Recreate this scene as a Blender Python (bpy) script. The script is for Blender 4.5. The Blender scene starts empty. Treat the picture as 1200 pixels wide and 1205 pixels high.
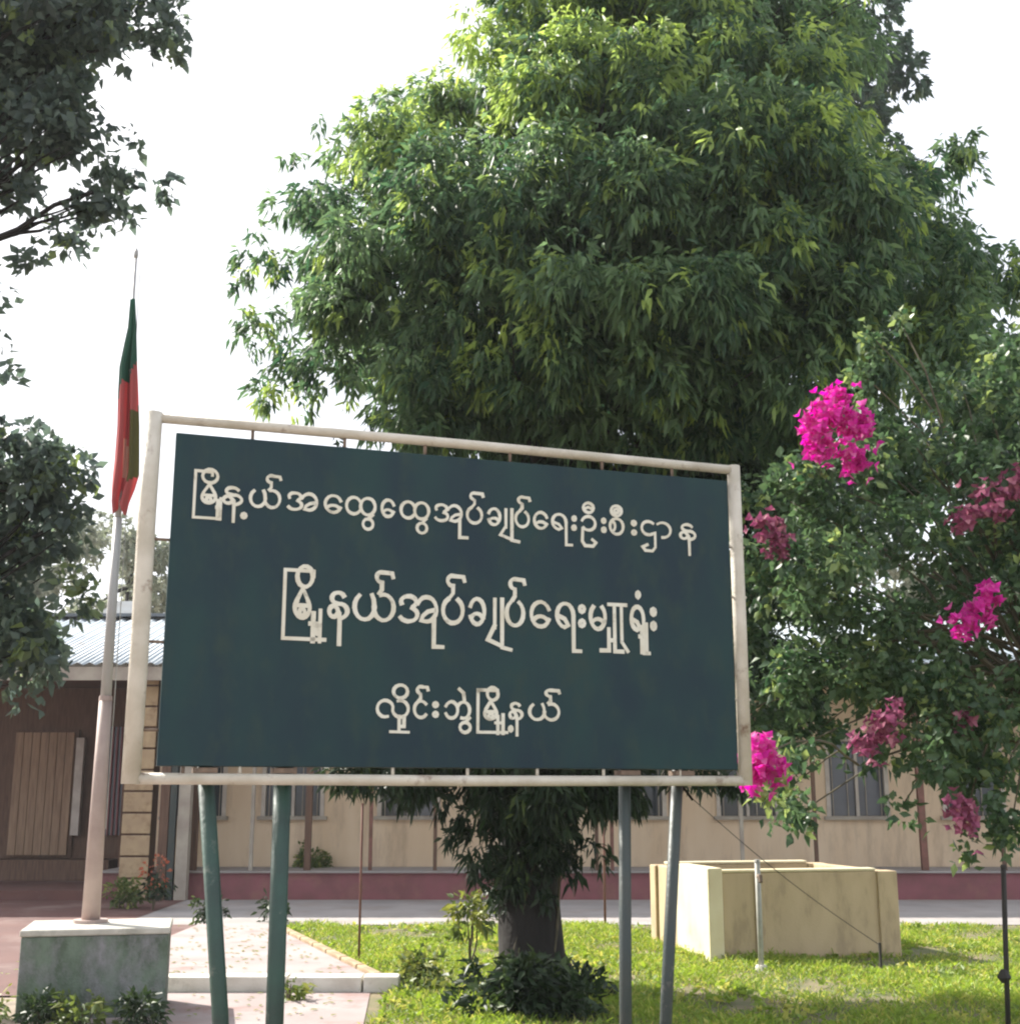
import bpy, bmesh, math, random
import numpy as np
from mathutils import Vector, Matrix
R = math.radians
random.seed(7)
rng = np.random.default_rng(7)
sc = bpy.context.scene
col = sc.collection

# ------------------------------------------------------------ camera
CAM_Z = 1.6; F = 1500.0; PITCH = math.atan(333 / 1500)
cd = bpy.data.cameras.new('camera'); cam = bpy.data.objects.new('camera', cd); col.objects.link(cam)
cam.location = (0, 0, CAM_Z); cam.rotation_euler = (math.pi / 2 + PITCH, 0, 0)
cd.sensor_fit = 'HORIZONTAL'; cd.sensor_width = 36; cd.lens = 36 * F / 1200
cd.clip_start = 0.05; cd.clip_end = 3000
sc.camera = cam

# ------------------------------------------------------------ sky and sun
SUN_EL = R(40); SUN_DIR = Vector((-0.82, 0.57, 0)).normalized()       # towards the sun: left and a little behind the tree
w = bpy.data.worlds.new('World'); sc.world = w; w.use_nodes = True
nt = w.node_tree; nt.nodes.clear()
sky = nt.nodes.new('ShaderNodeTexSky'); sky.sky_type = 'NISHITA'; sky.sun_disc = False
sky.sun_elevation = SUN_EL; sky.sun_rotation = math.atan2(SUN_DIR.x, SUN_DIR.y)
sky.air_density = 1.0; sky.dust_density = 5.0; sky.ozone_density = 1.0
# thin bright overcast veil over the blue
veil = nt.nodes.new('ShaderNodeMixRGB'); veil.inputs[0].default_value = 0.72
tc = nt.nodes.new('ShaderNodeTexCoord'); no = nt.nodes.new('ShaderNodeTexNoise'); no.inputs['Scale'].default_value = 2.2
no.inputs['Detail'].default_value = 5
cr = nt.nodes.new('ShaderNodeValToRGB'); cr.color_ramp.elements[0].position = .3; cr.color_ramp.elements[1].position = .7
cr.color_ramp.elements[0].color = (6.6, 7.0, 7.9, 1); cr.color_ramp.elements[1].color = (8.4, 8.5, 8.7, 1)
bg = nt.nodes.new('ShaderNodeBackground'); bg.inputs[1].default_value = 0.1
ow = nt.nodes.new('ShaderNodeOutputWorld')
L = nt.links.new
L(tc.outputs['Generated'], no.inputs['Vector']); L(no.outputs['Fac'], cr.inputs[0])
L(sky.outputs[0], veil.inputs[1]); L(cr.outputs[0], veil.inputs[2]); L(veil.outputs[0], bg.inputs[0]); L(bg.outputs[0], ow.inputs[0])
sd = bpy.data.lights.new('sun', 'SUN'); sd.energy = 5.0; sd.angle = R(0.5); sd.color = (1, .95, .86)
sun = bpy.data.objects.new('sun', sd); col.objects.link(sun)
to_sun = Vector((SUN_DIR.x * math.cos(SUN_EL), SUN_DIR.y * math.cos(SUN_EL), math.sin(SUN_EL)))
sun.rotation_euler = to_sun.to_track_quat('Z', 'Y').to_euler(); sun.location = (-8, 5, 14)
sc.view_settings.view_transform = 'Standard'; sc.view_settings.look = 'None'
sc.view_settings.exposure = 1.08; sc.view_settings.gamma = 1; sc.view_settings.use_curve_mapping = False
sc.cycles.filter_width = 2.2
sc.cycles.max_bounces = 8

# ------------------------------------------------------------ measuring helpers (photo pixel -> point in the place)
cp, sp = math.cos(PITCH), math.sin(PITCH)
def ray(px, py):
    dx, dy = px - 600, 602 - py
    return Vector((dx, F * cp - dy * sp, F * sp + dy * cp))
def P(px, py, Y):
    d = ray(px, py); return Vector((d.x * Y / d.y, Y, CAM_Z + d.z * Y / d.y))
def G(px, py, z=0.0):
    d = ray(px, py); t = (z - CAM_Z) / d.z; return Vector((d.x * t, d.y * t, z))

# ------------------------------------------------------------ materials
def nodes(name):
    m = bpy.data.materials.new(name); m.use_nodes = True; return m, m.node_tree, m.node_tree.nodes['Principled BSDF']
def rgba(c): return (c[0], c[1], c[2], 1)
def mat(name, c, c2=None, scale=6, rough=.7, metal=0, bump=.2, bscale=60, detail=6, lo=.35, hi=.65, dirt=None, dscale=2.0, stretch=None, dlo=.5, dhi=.75):
    m, t, b = nodes(name); l = t.links.new
    b.inputs['Roughness'].default_value = rough; b.inputs['Metallic'].default_value = metal
    tc = t.nodes.new('ShaderNodeTexCoord'); mp = t.nodes.new('ShaderNodeMapping'); l(tc.outputs['Object'], mp.inputs[0])
    if stretch: mp.inputs['Scale'].default_value = stretch
    n = t.nodes.new('ShaderNodeTexNoise'); n.inputs['Scale'].default_value = scale; n.inputs['Detail'].default_value = detail; l(mp.outputs[0], n.inputs['Vector'])
    r = t.nodes.new('ShaderNodeValToRGB'); r.color_ramp.elements[0].position = lo; r.color_ramp.elements[1].position = hi
    r.color_ramp.elements[0].color = rgba(c); r.color_ramp.elements[1].color = rgba(c2 or [x * .75 for x in c]); l(n.outputs['Fac'], r.inputs[0])
    out = r.outputs[0]
    if dirt:
        n2 = t.nodes.new('ShaderNodeTexNoise'); n2.inputs['Scale'].default_value = dscale; n2.inputs['Detail'].default_value = 9; n2.inputs['Roughness'].default_value = .7
        l(mp.outputs[0], n2.inputs['Vector'])
        r2 = t.nodes.new('ShaderNodeValToRGB'); r2.color_ramp.elements[0].position = dlo; r2.color_ramp.elements[1].position = dhi; l(n2.outputs['Fac'], r2.inputs[0])
        mx = t.nodes.new('ShaderNodeMixRGB'); l(r2.outputs[0], mx.inputs[0]); l(out, mx.inputs[1]); mx.inputs[2].default_value = rgba(dirt); out = mx.outputs[0]
    l(out, b.inputs['Base Color'])
    if bump:
        n3 = t.nodes.new('ShaderNodeTexNoise'); n3.inputs['Scale'].default_value = bscale; n3.inputs['Detail'].default_value = 5; l(tc.outputs['Object'], n3.inputs['Vector'])
        bp = t.nodes.new('ShaderNodeBump'); bp.inputs['Strength'].default_value = bump; bp.inputs['Distance'].default_value = .01
        l(n3.outputs['Fac'], bp.inputs['Height']); l(bp.outputs[0], b.inputs['Normal'])
    return m
def leafmat(name, dark, light, young, trans=.35, rough=.45, spec=.4):
    m, t, b = nodes(name); l = t.links.new
    a = t.nodes.new('ShaderNodeAttribute'); a.attribute_name = 'tint'
    a2 = t.nodes.new('ShaderNodeAttribute'); a2.attribute_name = 'young'
    m1 = t.nodes.new('ShaderNodeMixRGB'); m1.inputs[1].default_value = rgba(dark); m1.inputs[2].default_value = rgba(light); l(a.outputs['Fac'], m1.inputs[0])
    m2 = t.nodes.new('ShaderNodeMixRGB'); l(a2.outputs['Fac'], m2.inputs[0]); l(m1.outputs[0], m2.inputs[1]); m2.inputs[2].default_value = rgba(young)
    l(m2.outputs[0], b.inputs['Base Color']); b.inputs['Roughness'].default_value = rough
    b.inputs['Specular IOR Level'].default_value = spec
    tr = t.nodes.new('ShaderNodeBsdfTranslucent')
    hs = t.nodes.new('ShaderNodeHueSaturation'); hs.inputs['Hue'].default_value = .485; hs.inputs['Saturation'].default_value = 1.1; hs.inputs['Value'].default_value = 1.7
    l(m2.outputs[0], hs.inputs['Color']); l(hs.outputs[0], tr.inputs[0])
    mx = t.nodes.new('ShaderNodeMixShader'); mx.inputs[0].default_value = trans
    l(b.outputs[0], mx.inputs[1]); l(tr.outputs[0], mx.inputs[2]); l(mx.outputs[0], t.nodes['Material Output'].inputs['Surface'])
    return m
M = {}
M['ground'] = mat('dry_earth', (.30, .24, .19), (.20, .16, .12), scale=1.5, bump=.5, bscale=30, rough=.95, dirt=(.12, .10, .07), dscale=3)
M['lawn'] = mat('lawn_soil', (.09, .11, .04), (.20, .16, .09), scale=2.2, bump=.8, bscale=25, rough=.95)
M['apron'] = mat('pale_concrete', (.36, .33, .32), (.28, .26, .25), scale=1.2, rough=.9, dirt=(.26, .21, .18), dscale=.9)
M['redfloor'] = mat('red_clay_paving', (.13, .06, .05), (.10, .045, .04), scale=1.4, rough=.85, dirt=(.23, .17, .15), dscale=.8)
M['path'] = mat('pink_grey_concrete', (.36, .30, .29), (.29, .235, .225), scale=1.8, rough=.9, dirt=(.25, .13, .11), dscale=1.1, dlo=.52, dhi=.7)
M['kerb'] = mat('whitewashed_kerb', (.74, .71, .64), (.58, .54, .47), scale=5, rough=.9, dirt=(.3, .27, .22), dscale=4, dlo=.55)
M['cream'] = mat('cream_wall_paint', (.72, .57, .41), (.66, .50, .34), scale=1.6, rough=.85, dirt=(.36, .26, .18), dscale=1.8, stretch=(1.6, 1, .35), dlo=.5, dhi=.8)
M['tan'] = mat('tan_block_paint', (.44, .33, .20), (.37, .27, .17), scale=4, rough=.9, dirt=(.22, .14, .08), dscale=5)
M['maroon'] = mat('maroon_plinth_paint', (.26, .095, .11), (.20, .08, .085), scale=3, rough=.8, dirt=(.27, .14, .11), dscale=2)
M['brown'] = mat('brown_timber', (.15, .085, .055), (.095, .052, .035), scale=5, rough=.75, stretch=(6, 6, .6))
M['plank'] = mat('tan_timber', (.34, .23, .15), (.24, .155, .10), scale=4, rough=.75, stretch=(6, 6, .6))
M['glass'] = mat('dark_window_glass', (.03, .04, .05), (.05, .06, .07), scale=2, rough=.08, bump=0)
M['greyglass'] = mat('grey_window_glass', (.12, .13, .15), (.09, .10, .12), scale=2, rough=.15, bump=0)
M['window_white'] = mat('chalky_white_paint', (.55, .50, .44), (.45, .40, .35), rough=.7)
M['roof'] = mat('weathered_zinc', (.42, .47, .50), (.32, .37, .42), scale=1.0, rough=.55, metal=.1, dirt=(.24, .20, .17), dscale=1.5, dlo=.6)
M['fascia'] = mat('fascia_paint', (.40, .36, .30), (.30, .26, .22), scale=4, rough=.8)
M['darkroof'] = mat('dark_slate_sheet', (.13, .15, .17), (.10, .11, .12), scale=3, rough=.7)
M['tank'] = mat('tank_yellow_cream_render', (.54, .42, .26), (.47, .36, .22), scale=3, rough=.9, dirt=(.27, .21, .14), dscale=3, dlo=.52, dhi=.85, stretch=(2, 2, .7))
M['tankwhite'] = mat('tank_sunlit_cream', (.80, .72, .50), (.72, .62, .40), scale=3, rough=.9, dirt=(.5, .40, .22), dscale=3, dlo=.6)  # cream raised in colour to carry the sun on the left side
M['pedestal'] = mat('algae_streaked_concrete', (.16, .21, .16), (.06, .085, .055), scale=5.5, rough=.9, dirt=(.25, .25, .26), dscale=2.6, stretch=(1.3, 1, .8), bump=.8, dlo=.48, dhi=.66)
M['pedcap'] = mat('worn_white_cap', (.55, .53, .47), (.42, .40, .35), scale=6, rough=.9, dirt=(.2, .2, .16), dscale=4, dlo=.5)
M['white'] = mat('fence_white', (.70, .70, .62), (.55, .55, .46), scale=8, rough=.8, dirt=(.2, .22, .15), dscale=5, dlo=.55)
M['frame'] = mat('weathered_white_pipe_paint', (.58, .54, .46), (.44, .40, .32), scale=7, rough=.6, dirt=(.17, .10, .065), dscale=5, stretch=(1, 1, 1), dlo=.57, dhi=.68, bump=.3)
M['rod'] = mat('rusty_rod', (.20, .14, .10), (.11, .08, .06), scale=20, rough=.8)
M['leg'] = mat('green_leg_paint', (.022, .062, .046), (.018, .042, .034), scale=7, rough=.5, dirt=(.17, .18, .15), dscale=9, dlo=.6)
M['legb'] = mat('faded_blue_leg_paint', (.030, .046, .046), (.042, .050, .044), scale=7, rough=.5, dirt=(.2, .18, .16), dscale=9, dlo=.6)
M['board'] = mat('dark_teal_board_enamel', (.014, .042, .044), (.011, .028, .040), scale=2.6, rough=.6, dirt=(.022, .044, .040), dscale=5, stretch=(1.6, 1, .8), bump=.15, bscale=14, dlo=.5, dhi=.7)
M['board'].node_tree.nodes['Principled BSDF'].inputs['Specular IOR Level'].default_value = .25
M['backing'] = mat('board_backing', (.12, .11, .10), rough=.8)
M['letter'] = mat('aged_white_lettering', (.70, .69, .60), (.60, .57, .46), scale=10, rough=.7, dirt=(.26, .24, .18), dscale=16, bump=0, dlo=.56, dhi=.72)
M['pole'] = mat('flagpole_pale_paint', (.50, .50, .49), (.40, .39, .38), scale=5, rough=.45, stretch=(1, 1, .3))
M['polelow'] = mat('flagpole_pinkish_base', (.47, .37, .33), (.38, .29, .26), scale=5, rough=.6)
M['thinpole'] = mat('grey_pipe', (.42, .42, .38), (.30, .30, .27), scale=8, rough=.6)
M['darkpipe'] = mat('dark_stake', (.045, .04, .035), rough=.8)
M['bark'] = mat('bark', (.017, .014, .012), (.010, .008, .007), scale=5, rough=.95, bump=1, bscale=18, stretch=(3, 3, .6))
M['twig'] = mat('twig', (.12, .10, .06), (.07, .06, .04), scale=8, rough=.9)
M['stemred'] = mat('reddish_stem', (.22, .10, .08), (.14, .07, .05), scale=8, rough=.8)
M['pot'] = mat('clay_pot', (.14, .07, .05), (.10, .055, .045), scale=8, rough=.85)
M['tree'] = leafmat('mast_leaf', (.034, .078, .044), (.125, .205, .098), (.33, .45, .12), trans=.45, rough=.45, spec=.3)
M['treeshade'] = leafmat('shade_toned_leaf', (.010, .022, .012), (.026, .052, .022), (.08, .12, .03), trans=.2, rough=.5, spec=.25)  # crown shade put into the leaf colour of the low foliage
M['treedark'] = leafmat('broad_dark_leaf', (.065, .09, .085), (.105, .145, .105), (.17, .23, .08), trans=.42, rough=.5)
M['treeback'] = leafmat('blue_green_leaf', (.025, .055, .035), (.05, .10, .055), (.10, .15, .06), trans=.25, rough=.5)
M['treepale'] = leafmat('glare_pale_leaf', (.16, .19, .13), (.26, .28, .22), (.34, .36, .28), trans=.3, rough=.6)  # blown-out glare put into the far trees' leaf colour
M['boug'] = leafmat('bougainvillea_leaf', (.030, .070, .034), (.095, .16, .075), (.26, .34, .12), trans=.38, rough=.4)
M['grass'] = leafmat('grass_blade', (.13, .20, .035), (.25, .36, .06), (.42, .42, .12), trans=.4, rough=.5)
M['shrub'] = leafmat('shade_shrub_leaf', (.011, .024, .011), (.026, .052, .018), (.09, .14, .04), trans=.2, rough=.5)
M['weed'] = leafmat('weed_leaf', (.06, .10, .025), (.14, .19, .05), (.26, .28, .07), trans=.3, rough=.5)
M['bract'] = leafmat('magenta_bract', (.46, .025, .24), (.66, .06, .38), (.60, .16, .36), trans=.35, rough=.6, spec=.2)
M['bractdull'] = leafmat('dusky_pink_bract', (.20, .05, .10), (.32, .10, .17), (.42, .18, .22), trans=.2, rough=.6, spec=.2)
M['orangefl'] = leafmat('orange_red_petal', (.36, .09, .05), (.45, .15, .08), (.45, .25, .1), trans=.3)

# ------------------------------------------------------------ object helpers
def link(name, me, parent=None, loc=None):
    o = bpy.data.objects.new(name, me); col.objects.link(o)
    if parent: o.parent = parent
    if loc is not None: o.location = loc
    return o
def tag(o, label, cat, group=None, kind=None):
    o['label'] = label; o['category'] = cat
    if group: o['group'] = group
    if kind: o['kind'] = kind
    return o
def thing(name, label, cat, loc=(0, 0, 0), rz=0, group=None):
    o = bpy.data.objects.new(name, None); col.objects.link(o); o.empty_display_size = .2
    o.location = loc; o.rotation_euler = (0, 0, rz); return tag(o, label, cat, group)
class MB:
    def __init__(s): s.v = []; s.f = []; s.mi = []
    def face(s, pts, mi=0):
        n = len(s.v); s.v += [tuple(p) for p in pts]; s.f.append(tuple(range(n, n + len(pts)))); s.mi.append(mi)
    def box(s, x0, x1, y0, y1, z0, z1, mi=0):
        n = len(s.v)
        s.v += [(x0, y0, z0), (x1, y0, z0), (x1, y1, z0), (x0, y1, z0), (x0, y0, z1), (x1, y0, z1), (x1, y1, z1), (x0, y1, z1)]
        for f in ((0, 3, 2, 1), (4, 5, 6, 7), (0, 1, 5, 4), (1, 2, 6, 5), (2, 3, 7, 6), (3, 0, 4, 7)):
            s.f.append(tuple(n + i for i in f)); s.mi.append(mi)
        return s
    def tube(s, pts, rads, seg=8, caps=True, wob=0):
        pts = [Vector(p) for p in pts]; n0 = len(s.v); k = len(pts)
        if not hasattr(rads, '__len__'): rads = [rads] * k
        prev = None
        for i, p in enumerate(pts):
            t = (pts[min(i + 1, k - 1)] - pts[max(i - 1, 0)]).normalized()
            if prev is None:
                a = t.orthogonal().normalized()
            else:
                a = (prev - t * prev.dot(t)).normalized()
            prev = a; b = t.cross(a)
            for j in range(seg):
                an = 2 * math.pi * j / seg; rr = rads[i] * (1 + wob * random.uniform(-1, 1))
                s.v.append(tuple(p + a * math.cos(an) * rr + b * math.sin(an) * rr))
        for i in range(k - 1):
            for j in range(seg):
                q = (j + 1) % seg
                s.f.append((n0 + i * seg + j, n0 + i * seg + q, n0 + (i + 1) * seg + q, n0 + (i + 1) * seg + j)); s.mi.append(0)
        if caps:
            s.f.append(tuple(n0 + j for j in reversed(range(seg)))); s.mi.append(0)
            s.f.append(tuple(n0 + (k - 1) * seg + j for j in range(seg))); s.mi.append(0)
        return s
    def build(s, name, m, parent=None, loc=None, smooth=False, bevel=0):
        me = bpy.data.meshes.new(name); me.from_pydata(s.v, [], s.f)
        for x in (m if isinstance(m, (list, tuple)) else [m]): me.materials.append(M[x])
        me.polygons.foreach_set('material_index', s.mi)
        if smooth: me.polygons.foreach_set('use_smooth', [True] * len(s.f))
        me.update()
        o = link(name, me, parent, loc)
        if bevel:
            md = o.modifiers.new('bevel', 'BEVEL'); md.width = bevel; md.segments = 2; md.limit_method = 'ANGLE'
        return o
def struct(o): o['kind'] = 'structure'; return o
def norm(a): return a / (np.linalg.norm(a, axis=1, keepdims=True) + 1e-9)
def leaves(name, m, base, d, L_, W_, tint, young, parent=None, kind='stuff', droop=.25, up=None):
    """one mesh of many folded leaves: base (n,3), direction (n,3), length, width"""
    n = len(base); d = norm(d)
    ref = rng.normal(size=(n, 3)) if up is None else up
    s = norm(np.cross(d, ref)); nn = np.cross(s, d)
    L_ = np.broadcast_to(L_, n)[:, None]; W_ = np.broadcast_to(W_, n)[:, None]
    g = np.array([0, 0, -1.0])
    v = np.empty((n, 6, 3))
    v[:, 0] = base
    v[:, 1] = base + d * L_ * .38 + s * W_ * .5 + nn * W_ * .22 + g * L_ * droop * .12
    v[:, 2] = base + d * L_ * .38 - s * W_ * .5 + nn * W_ * .22 + g * L_ * droop * .12
    v[:, 3] = base + d * L_ * .42 + g * L_ * droop * .16
    v[:, 4] = base + d * L_ * .78 + s * W_ * .22 + g * L_ * droop * .55
    v[:, 5] = base + d * L_ + g * L_ * droop
    idx = np.array([0, 3, 1, 0, 2, 3, 1, 3, 4, 2, 5, 3, 3, 5, 4])  # five triangles
    nf = 5; fl = (np.arange(n)[:, None] * 6 + idx[None]).ravel()
    me = bpy.data.meshes.new(name)
    me.vertices.add(n * 6); me.vertices.foreach_set('co', v.ravel())
    me.loops.add(n * nf * 3); me.loops.foreach_set('vertex_index', fl.astype(np.int32))
    me.polygons.add(n * nf); me.polygons.foreach_set('loop_start', np.arange(0, n * nf * 3, 3, dtype=np.int32))
    me.polygons.foreach_set('loop_total', np.full(n * nf, 3, dtype=np.int32))
    me.update()
    for nm, val in (('tint', tint), ('young', young)):
        a = me.attributes.new(nm, 'FLOAT', 'POINT'); a.data.foreach_set('value', np.repeat(np.broadcast_to(val, n), 6).astype(np.float32))
    me.materials.append(M[m])
    o = link(name, me, parent)
    if kind: o['kind'] = kind
    return o
def lobes_to_leaves(lobes, per, nl, L_, W_, down, origin=None, shell=(.45, 1.08), youngf=.1, gap=0.0, squash=.85):
    """shoots spread through the outer volume of each lobe, each shoot a spray of leaves"""
    B, D, LL, T, Y = [], [], [], [], []
    for (c, r, *rest) in lobes:
        dens = rest[0] if rest else 1
        yf = rest[1] if len(rest) > 1 else youngf
        k = int(per * r * r * dens)
        u = norm(rng.normal(size=(k, 3)))
        rad = r * (shell[0] + (shell[1] - shell[0]) * rng.random(k) ** .55)
        # lumpy shell
        ph = np.sin(u[:, 0] * 5 + c[0] * 3) * np.sin(u[:, 1] * 6 + c[1]) * np.sin(u[:, 2] * 5 + c[2] * 2)
        rad *= 1 + .28 * ph
        p = np.array(c)[None] + u * rad[:, None] * np.array([1, 1, squash])
        tint = np.clip(rng.normal(.45, .2, k) + rng.normal(0, .18) + .3 * ph, 0, 1)
        flush = 2.2 if rng.random() < .3 else .6      # some sprays carry a flush of young leaves
        yg = (rng.random(k) < yf * flush) * rng.uniform(.4, 1, k)
        for j in range(nl):
            dd = u * .9 + rng.normal(size=(k, 3)) * .75; dd[:, 2] -= down
            dd = norm(dd)
            B.append(p + rng.normal(size=(k, 3)) * .03 + np.array([0, 0, -1]) * rng.random((k, 1)) * .06 * nl / 8); D.append(dd)
            LL.append(rng.uniform(L_[0], L_[1], k)); T.append(np.clip(tint + rng.normal(0, .12, k), 0, 1)); Y.append(np.clip(yg + rng.normal(0, .08, k), 0, 1))
    B = np.concatenate(B); D = np.concatenate(D); LL = np.concatenate(LL)
    return B, D, LL, LL * W_, np.concatenate(T), np.concatenate(Y)
def clumps(lobes, k=9, f=.42):
    out = []
    for q in lobes:
        c, rr = q[0], q[1]; rest = tuple(q[2:])
        kk = max(3, int(k * min(1.3, rr / .6))); dens = rest[0] if rest else 1
        out.append((c, rr * .72, dens * .45) + rest[1:])
        for i in range(kk):
            u = Vector((random.gauss(0, 1), random.gauss(0, 1), random.gauss(.15, 1))).normalized()
            sub = rr * f * random.uniform(.75, 1.25)
            out.append(((c[0] + u.x * rr * .78, c[1] + u.y * rr * .78, c[2] + u.z * rr * .7), sub, dens * 1.25) + rest[1:])
    return out
def limb(a, b, r0, r1, sag=.0, k=6, wob=.12):
    a = Vector(a); b = Vector(b); pts = []; d = (b - a).length
    for i in range(k + 1):
        t = i / k; p = a.lerp(b, t); off = math.sin(t * math.pi)
        p += Vector((random.uniform(-1, 1), random.uniform(-1, 1), random.uniform(-.5, .5))) * d * wob * .25 * off
        p.z += sag * off; pts.append(p)
    return pts, [r0 + (r1 - r0) * i / k for i in range(k + 1)]

# ============================================================ THE SETTING
def sheet(name, pts, z, m):
    b = MB(); b.face([(p[0], p[1], z) for p in pts]); return struct(b.build(name, m))
sheet('ground', [(-900, -300), (900, -300), (900, 1500), (-900, 1500)], 0.0, 'ground')
# lawn: right of the path
pA = G(338, 1084); pB = G(436, 1166)
sheet('lawn', [(pB.x + .02, pB.y), (pB.x - .1, 9.0), (-.6, 7.4), (-.6, 3.0), (16, 3.0), (16, 16.6), (pA.x + .05, 16.6)], 0.006, 'lawn')
sheet('driveway', [(-4.9, 16.7), (30, 16.7), (30, 20.55), (-5.0, 20.55)], 0.010, 'apron')
sheet('forecourt', [(-16, 10.9), (-3.74, 10.9), (-3.74, 15.87), (-2.85, 15.87), (-2.85, 16.69), (-4.9, 16.69), (-5.0, 20.55), (-16, 20.55)], 0.014, 'redfloor')
# raised path slab with a whitewashed front kerb
zp = .10
b = MB()
poly = [(-3.7, 11.35), (pB.x, 11.35), (pA.x, 15.85), (-3.7, 15.85)]
b.face([(x, y, zp) for x, y in poly]); 
for i in range(4):
    p, q = poly[i], poly[(i + 1) % 4]; b.face([(p[0], p[1], 0), (q[0], q[1], 0), (q[0], q[1], zp), (p[0], p[1], zp)])
path = struct(b.build('path', 'path'))
x = -3.7; ends = []
while x < pB.x + .1:
    wd = .62; b = MB(); b.box(x + .008, min(x + wd, pB.x + .25) - .008, 11.12, 11.345, 0.0, zp + .03 + random.uniform(-.004, .004))
    b.build('kerb_stone', 'kerb', path, bevel=.012); x += wd
# earthy edging along the lawn side of the path
dv = Vector((pA.x - pB.x, 15.85 - 11.35, 0)); nL = dv.length; n = int(nL / .6)
for i in range(n):
    b = MB(); b.box(0, .08, 0.01, .57, 0, .13)
    o = b.build('edging_stone', 'tan', path, bevel=.01); o.location = Vector((pB.x + .01, 11.36, 0)) + dv * (i / n); o.rotation_euler = (0, 0, math.atan2(-dv.x, dv.y))
sheet('worn_path', [(-3.3, 3), (-.7, 3), (-.7, 7.4), (-1.0, 9.1), (-1.15, 11.1), (-3.0, 11.1)], 0.012, 'path')

# ============================================================ OFFICE BUILDING
YW = 22.0
bl = thing('office_building', 'long low cream office with maroon plinth and zinc roof behind the lawn', 'building', (-6.4, YW, 0))
def bb(name, m, x0, x1, y0, y1, z0, z1, parent=bl, bevel=0, **kw):
    b = MB(); b.box(x0 + 6.4, x1 + 6.4, y0 - YW, y1 - YW, z0, z1); return b.build(name, m, parent, bevel=bevel)
def child(name, m, par, x0, x1, y0, y1, z0, z1, bevel=0):
    b = MB(); b.box(x0 + 6.4, x1 + 6.4, y0 - YW, y1 - YW, z0, z1); return b.build(name, m, par, bevel=bevel)
# windows: positions along the wall
wins = [-5.9 + .1, -4.15, -2.2, -.3, 1.6, 3.5, 5.35, 7.3, 9.2, 11.1, 13.0]
WW, ZS, ZT = 1.0, 1.25, 2.55
wall = MB(); X0, X1 = -6.4, 16.0; z0, z1 = .42, 3.5
def wb(a, c, za, zb): wall.box(a + 6.4, c + 6.4, 0, .2, za, zb)
wb(X0, X1, z0, ZS); wb(X0, X1, ZT, z1); xc = X0
for wx in wins: wb(xc, wx, ZS, ZT); xc = wx + WW
wb(xc, X1, ZS, ZT)
wall.build('wall', 'cream', bl)
for i, wx in enumerate(wins):
    fr = child('window', 'window_white', bl, wx, wx + WW, YW - .03, YW + .06, ZT - .06, ZT + .05)
    child('jamb', 'window_white', fr, wx - .03, wx + .04, YW - .028, YW + .055, ZS, ZT - .062)
    child('jamb', 'window_white', fr, wx + WW - .04, wx + WW + .03, YW - .028, YW + .055, ZS, ZT - .062)
    child('mullion', 'window_white', fr, wx + WW / 2 - .025, wx + WW / 2 + .025, YW + .0, YW + .05, ZS, ZT - .062)
    for q in range(4):
        xx = wx + WW * (q + .5 + (.12 if q > 1 else -.12)) / 4; child('window_bar', 'fascia', fr, xx - .008, xx + .008, YW + .035, YW + .048, ZS + .002, ZT - .064)
    if i % 2 == 0: child('curtain', 'window_white', fr, wx + .06, wx + .06 + .22 + .1 * (i % 3), YW + .10, YW + .11, ZS + .05, ZT - .07)
    child('sill', 'fascia', fr, wx - .08, wx + WW + .08, YW - .09, YW + .05, ZS - .06, ZS - .002)
    child('pane', 'glass' if i % 3 else 'greyglass', fr, wx + .042, wx + WW / 2 - .027, YW + .06, YW + .07, ZS + .002, ZT - .064)
    child('pane', 'greyglass' if i % 4 == 2 else 'glass', fr, wx + WW / 2 + .027, wx + WW - .042, YW + .06, YW + .07, ZS + .002, ZT - .064)
bb('plinth', 'maroon', -6.4, 16.0, 20.75, 22.25, 0, .40)
bb('veranda_floor', 'apron', -6.45, 16.05, 20.70, 21.98, .402, .43)
bb('back_wall', 'cream', -14, 16, 27.0, 27.2, 0, 3.5)
bb('end_wall', 'cream', 15.8, 16.0, 22.22, 26.98, 0, 3.5)
for i, px in enumerate([228, 296, 362, 436, 512, 590, 702, 720, 790, 873, 960, 1087, 1180, 1280, 1400]):
    xx = P(px, 990, 20.9).x; tk = .05 if px in (228, 362, 1087) else .028
    bb('veranda_post', ['brown', 'fascia', 'brown', 'stemred'][i % 4], xx - tk, xx + tk, 20.88, 20.88 + 2 * tk, .432, 3.45)
# porch on the left: dark recess behind posts
bb('porch_floor', 'redfloor', -14, -6.46, 20.4, 23.4, 0, .16)
bb('porch_back_wall', 'brown', -14, -6.6, 23.4, 23.6, 0, 3.5)
bb('porch_side_wall', 'brown', -6.6, -6.4, 22.22, 26.9, 0, 3.5)
bb('porch_step', 'brown', -9.4, -6.9, 22.7, 23.39, .162, .5)
# tall boarded door panel with its planks
xa, xb = P(14, 900, 23.2).x, P(84, 900, 23.2).x
dr = bb('door', 'brown', xa - .06, xb + .06, 23.33, 23.38, .52, 2.75)
n = 7
for i in range(n):
    a = xa + (xb - xa) * i / n; child('plank', 'plank', dr, a + .005, a + (xb - xa) / n - .005, 23.27, 23.325, .56, 2.7, bevel=.006)
child('door_edge', 'window_white', dr, xb - .02 + .08, xb + .12 + .08, 23.2, 23.32, .9, 2.6)
xa = P(118, 900, 23).x; xb = P(150, 900, 23).x
gr = bb('window', 'greyglass', xa, xb, 23.3, 23.39, .9, 2.8)
for i in range(6): child('grille_bar', 'maroon', gr, xa + (xb - xa) * (i + .4) / 6 - .015, xa + (xb - xa) * (i + .4) / 6 + .015, 23.26, 23.29, .9, 2.8)
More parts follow.
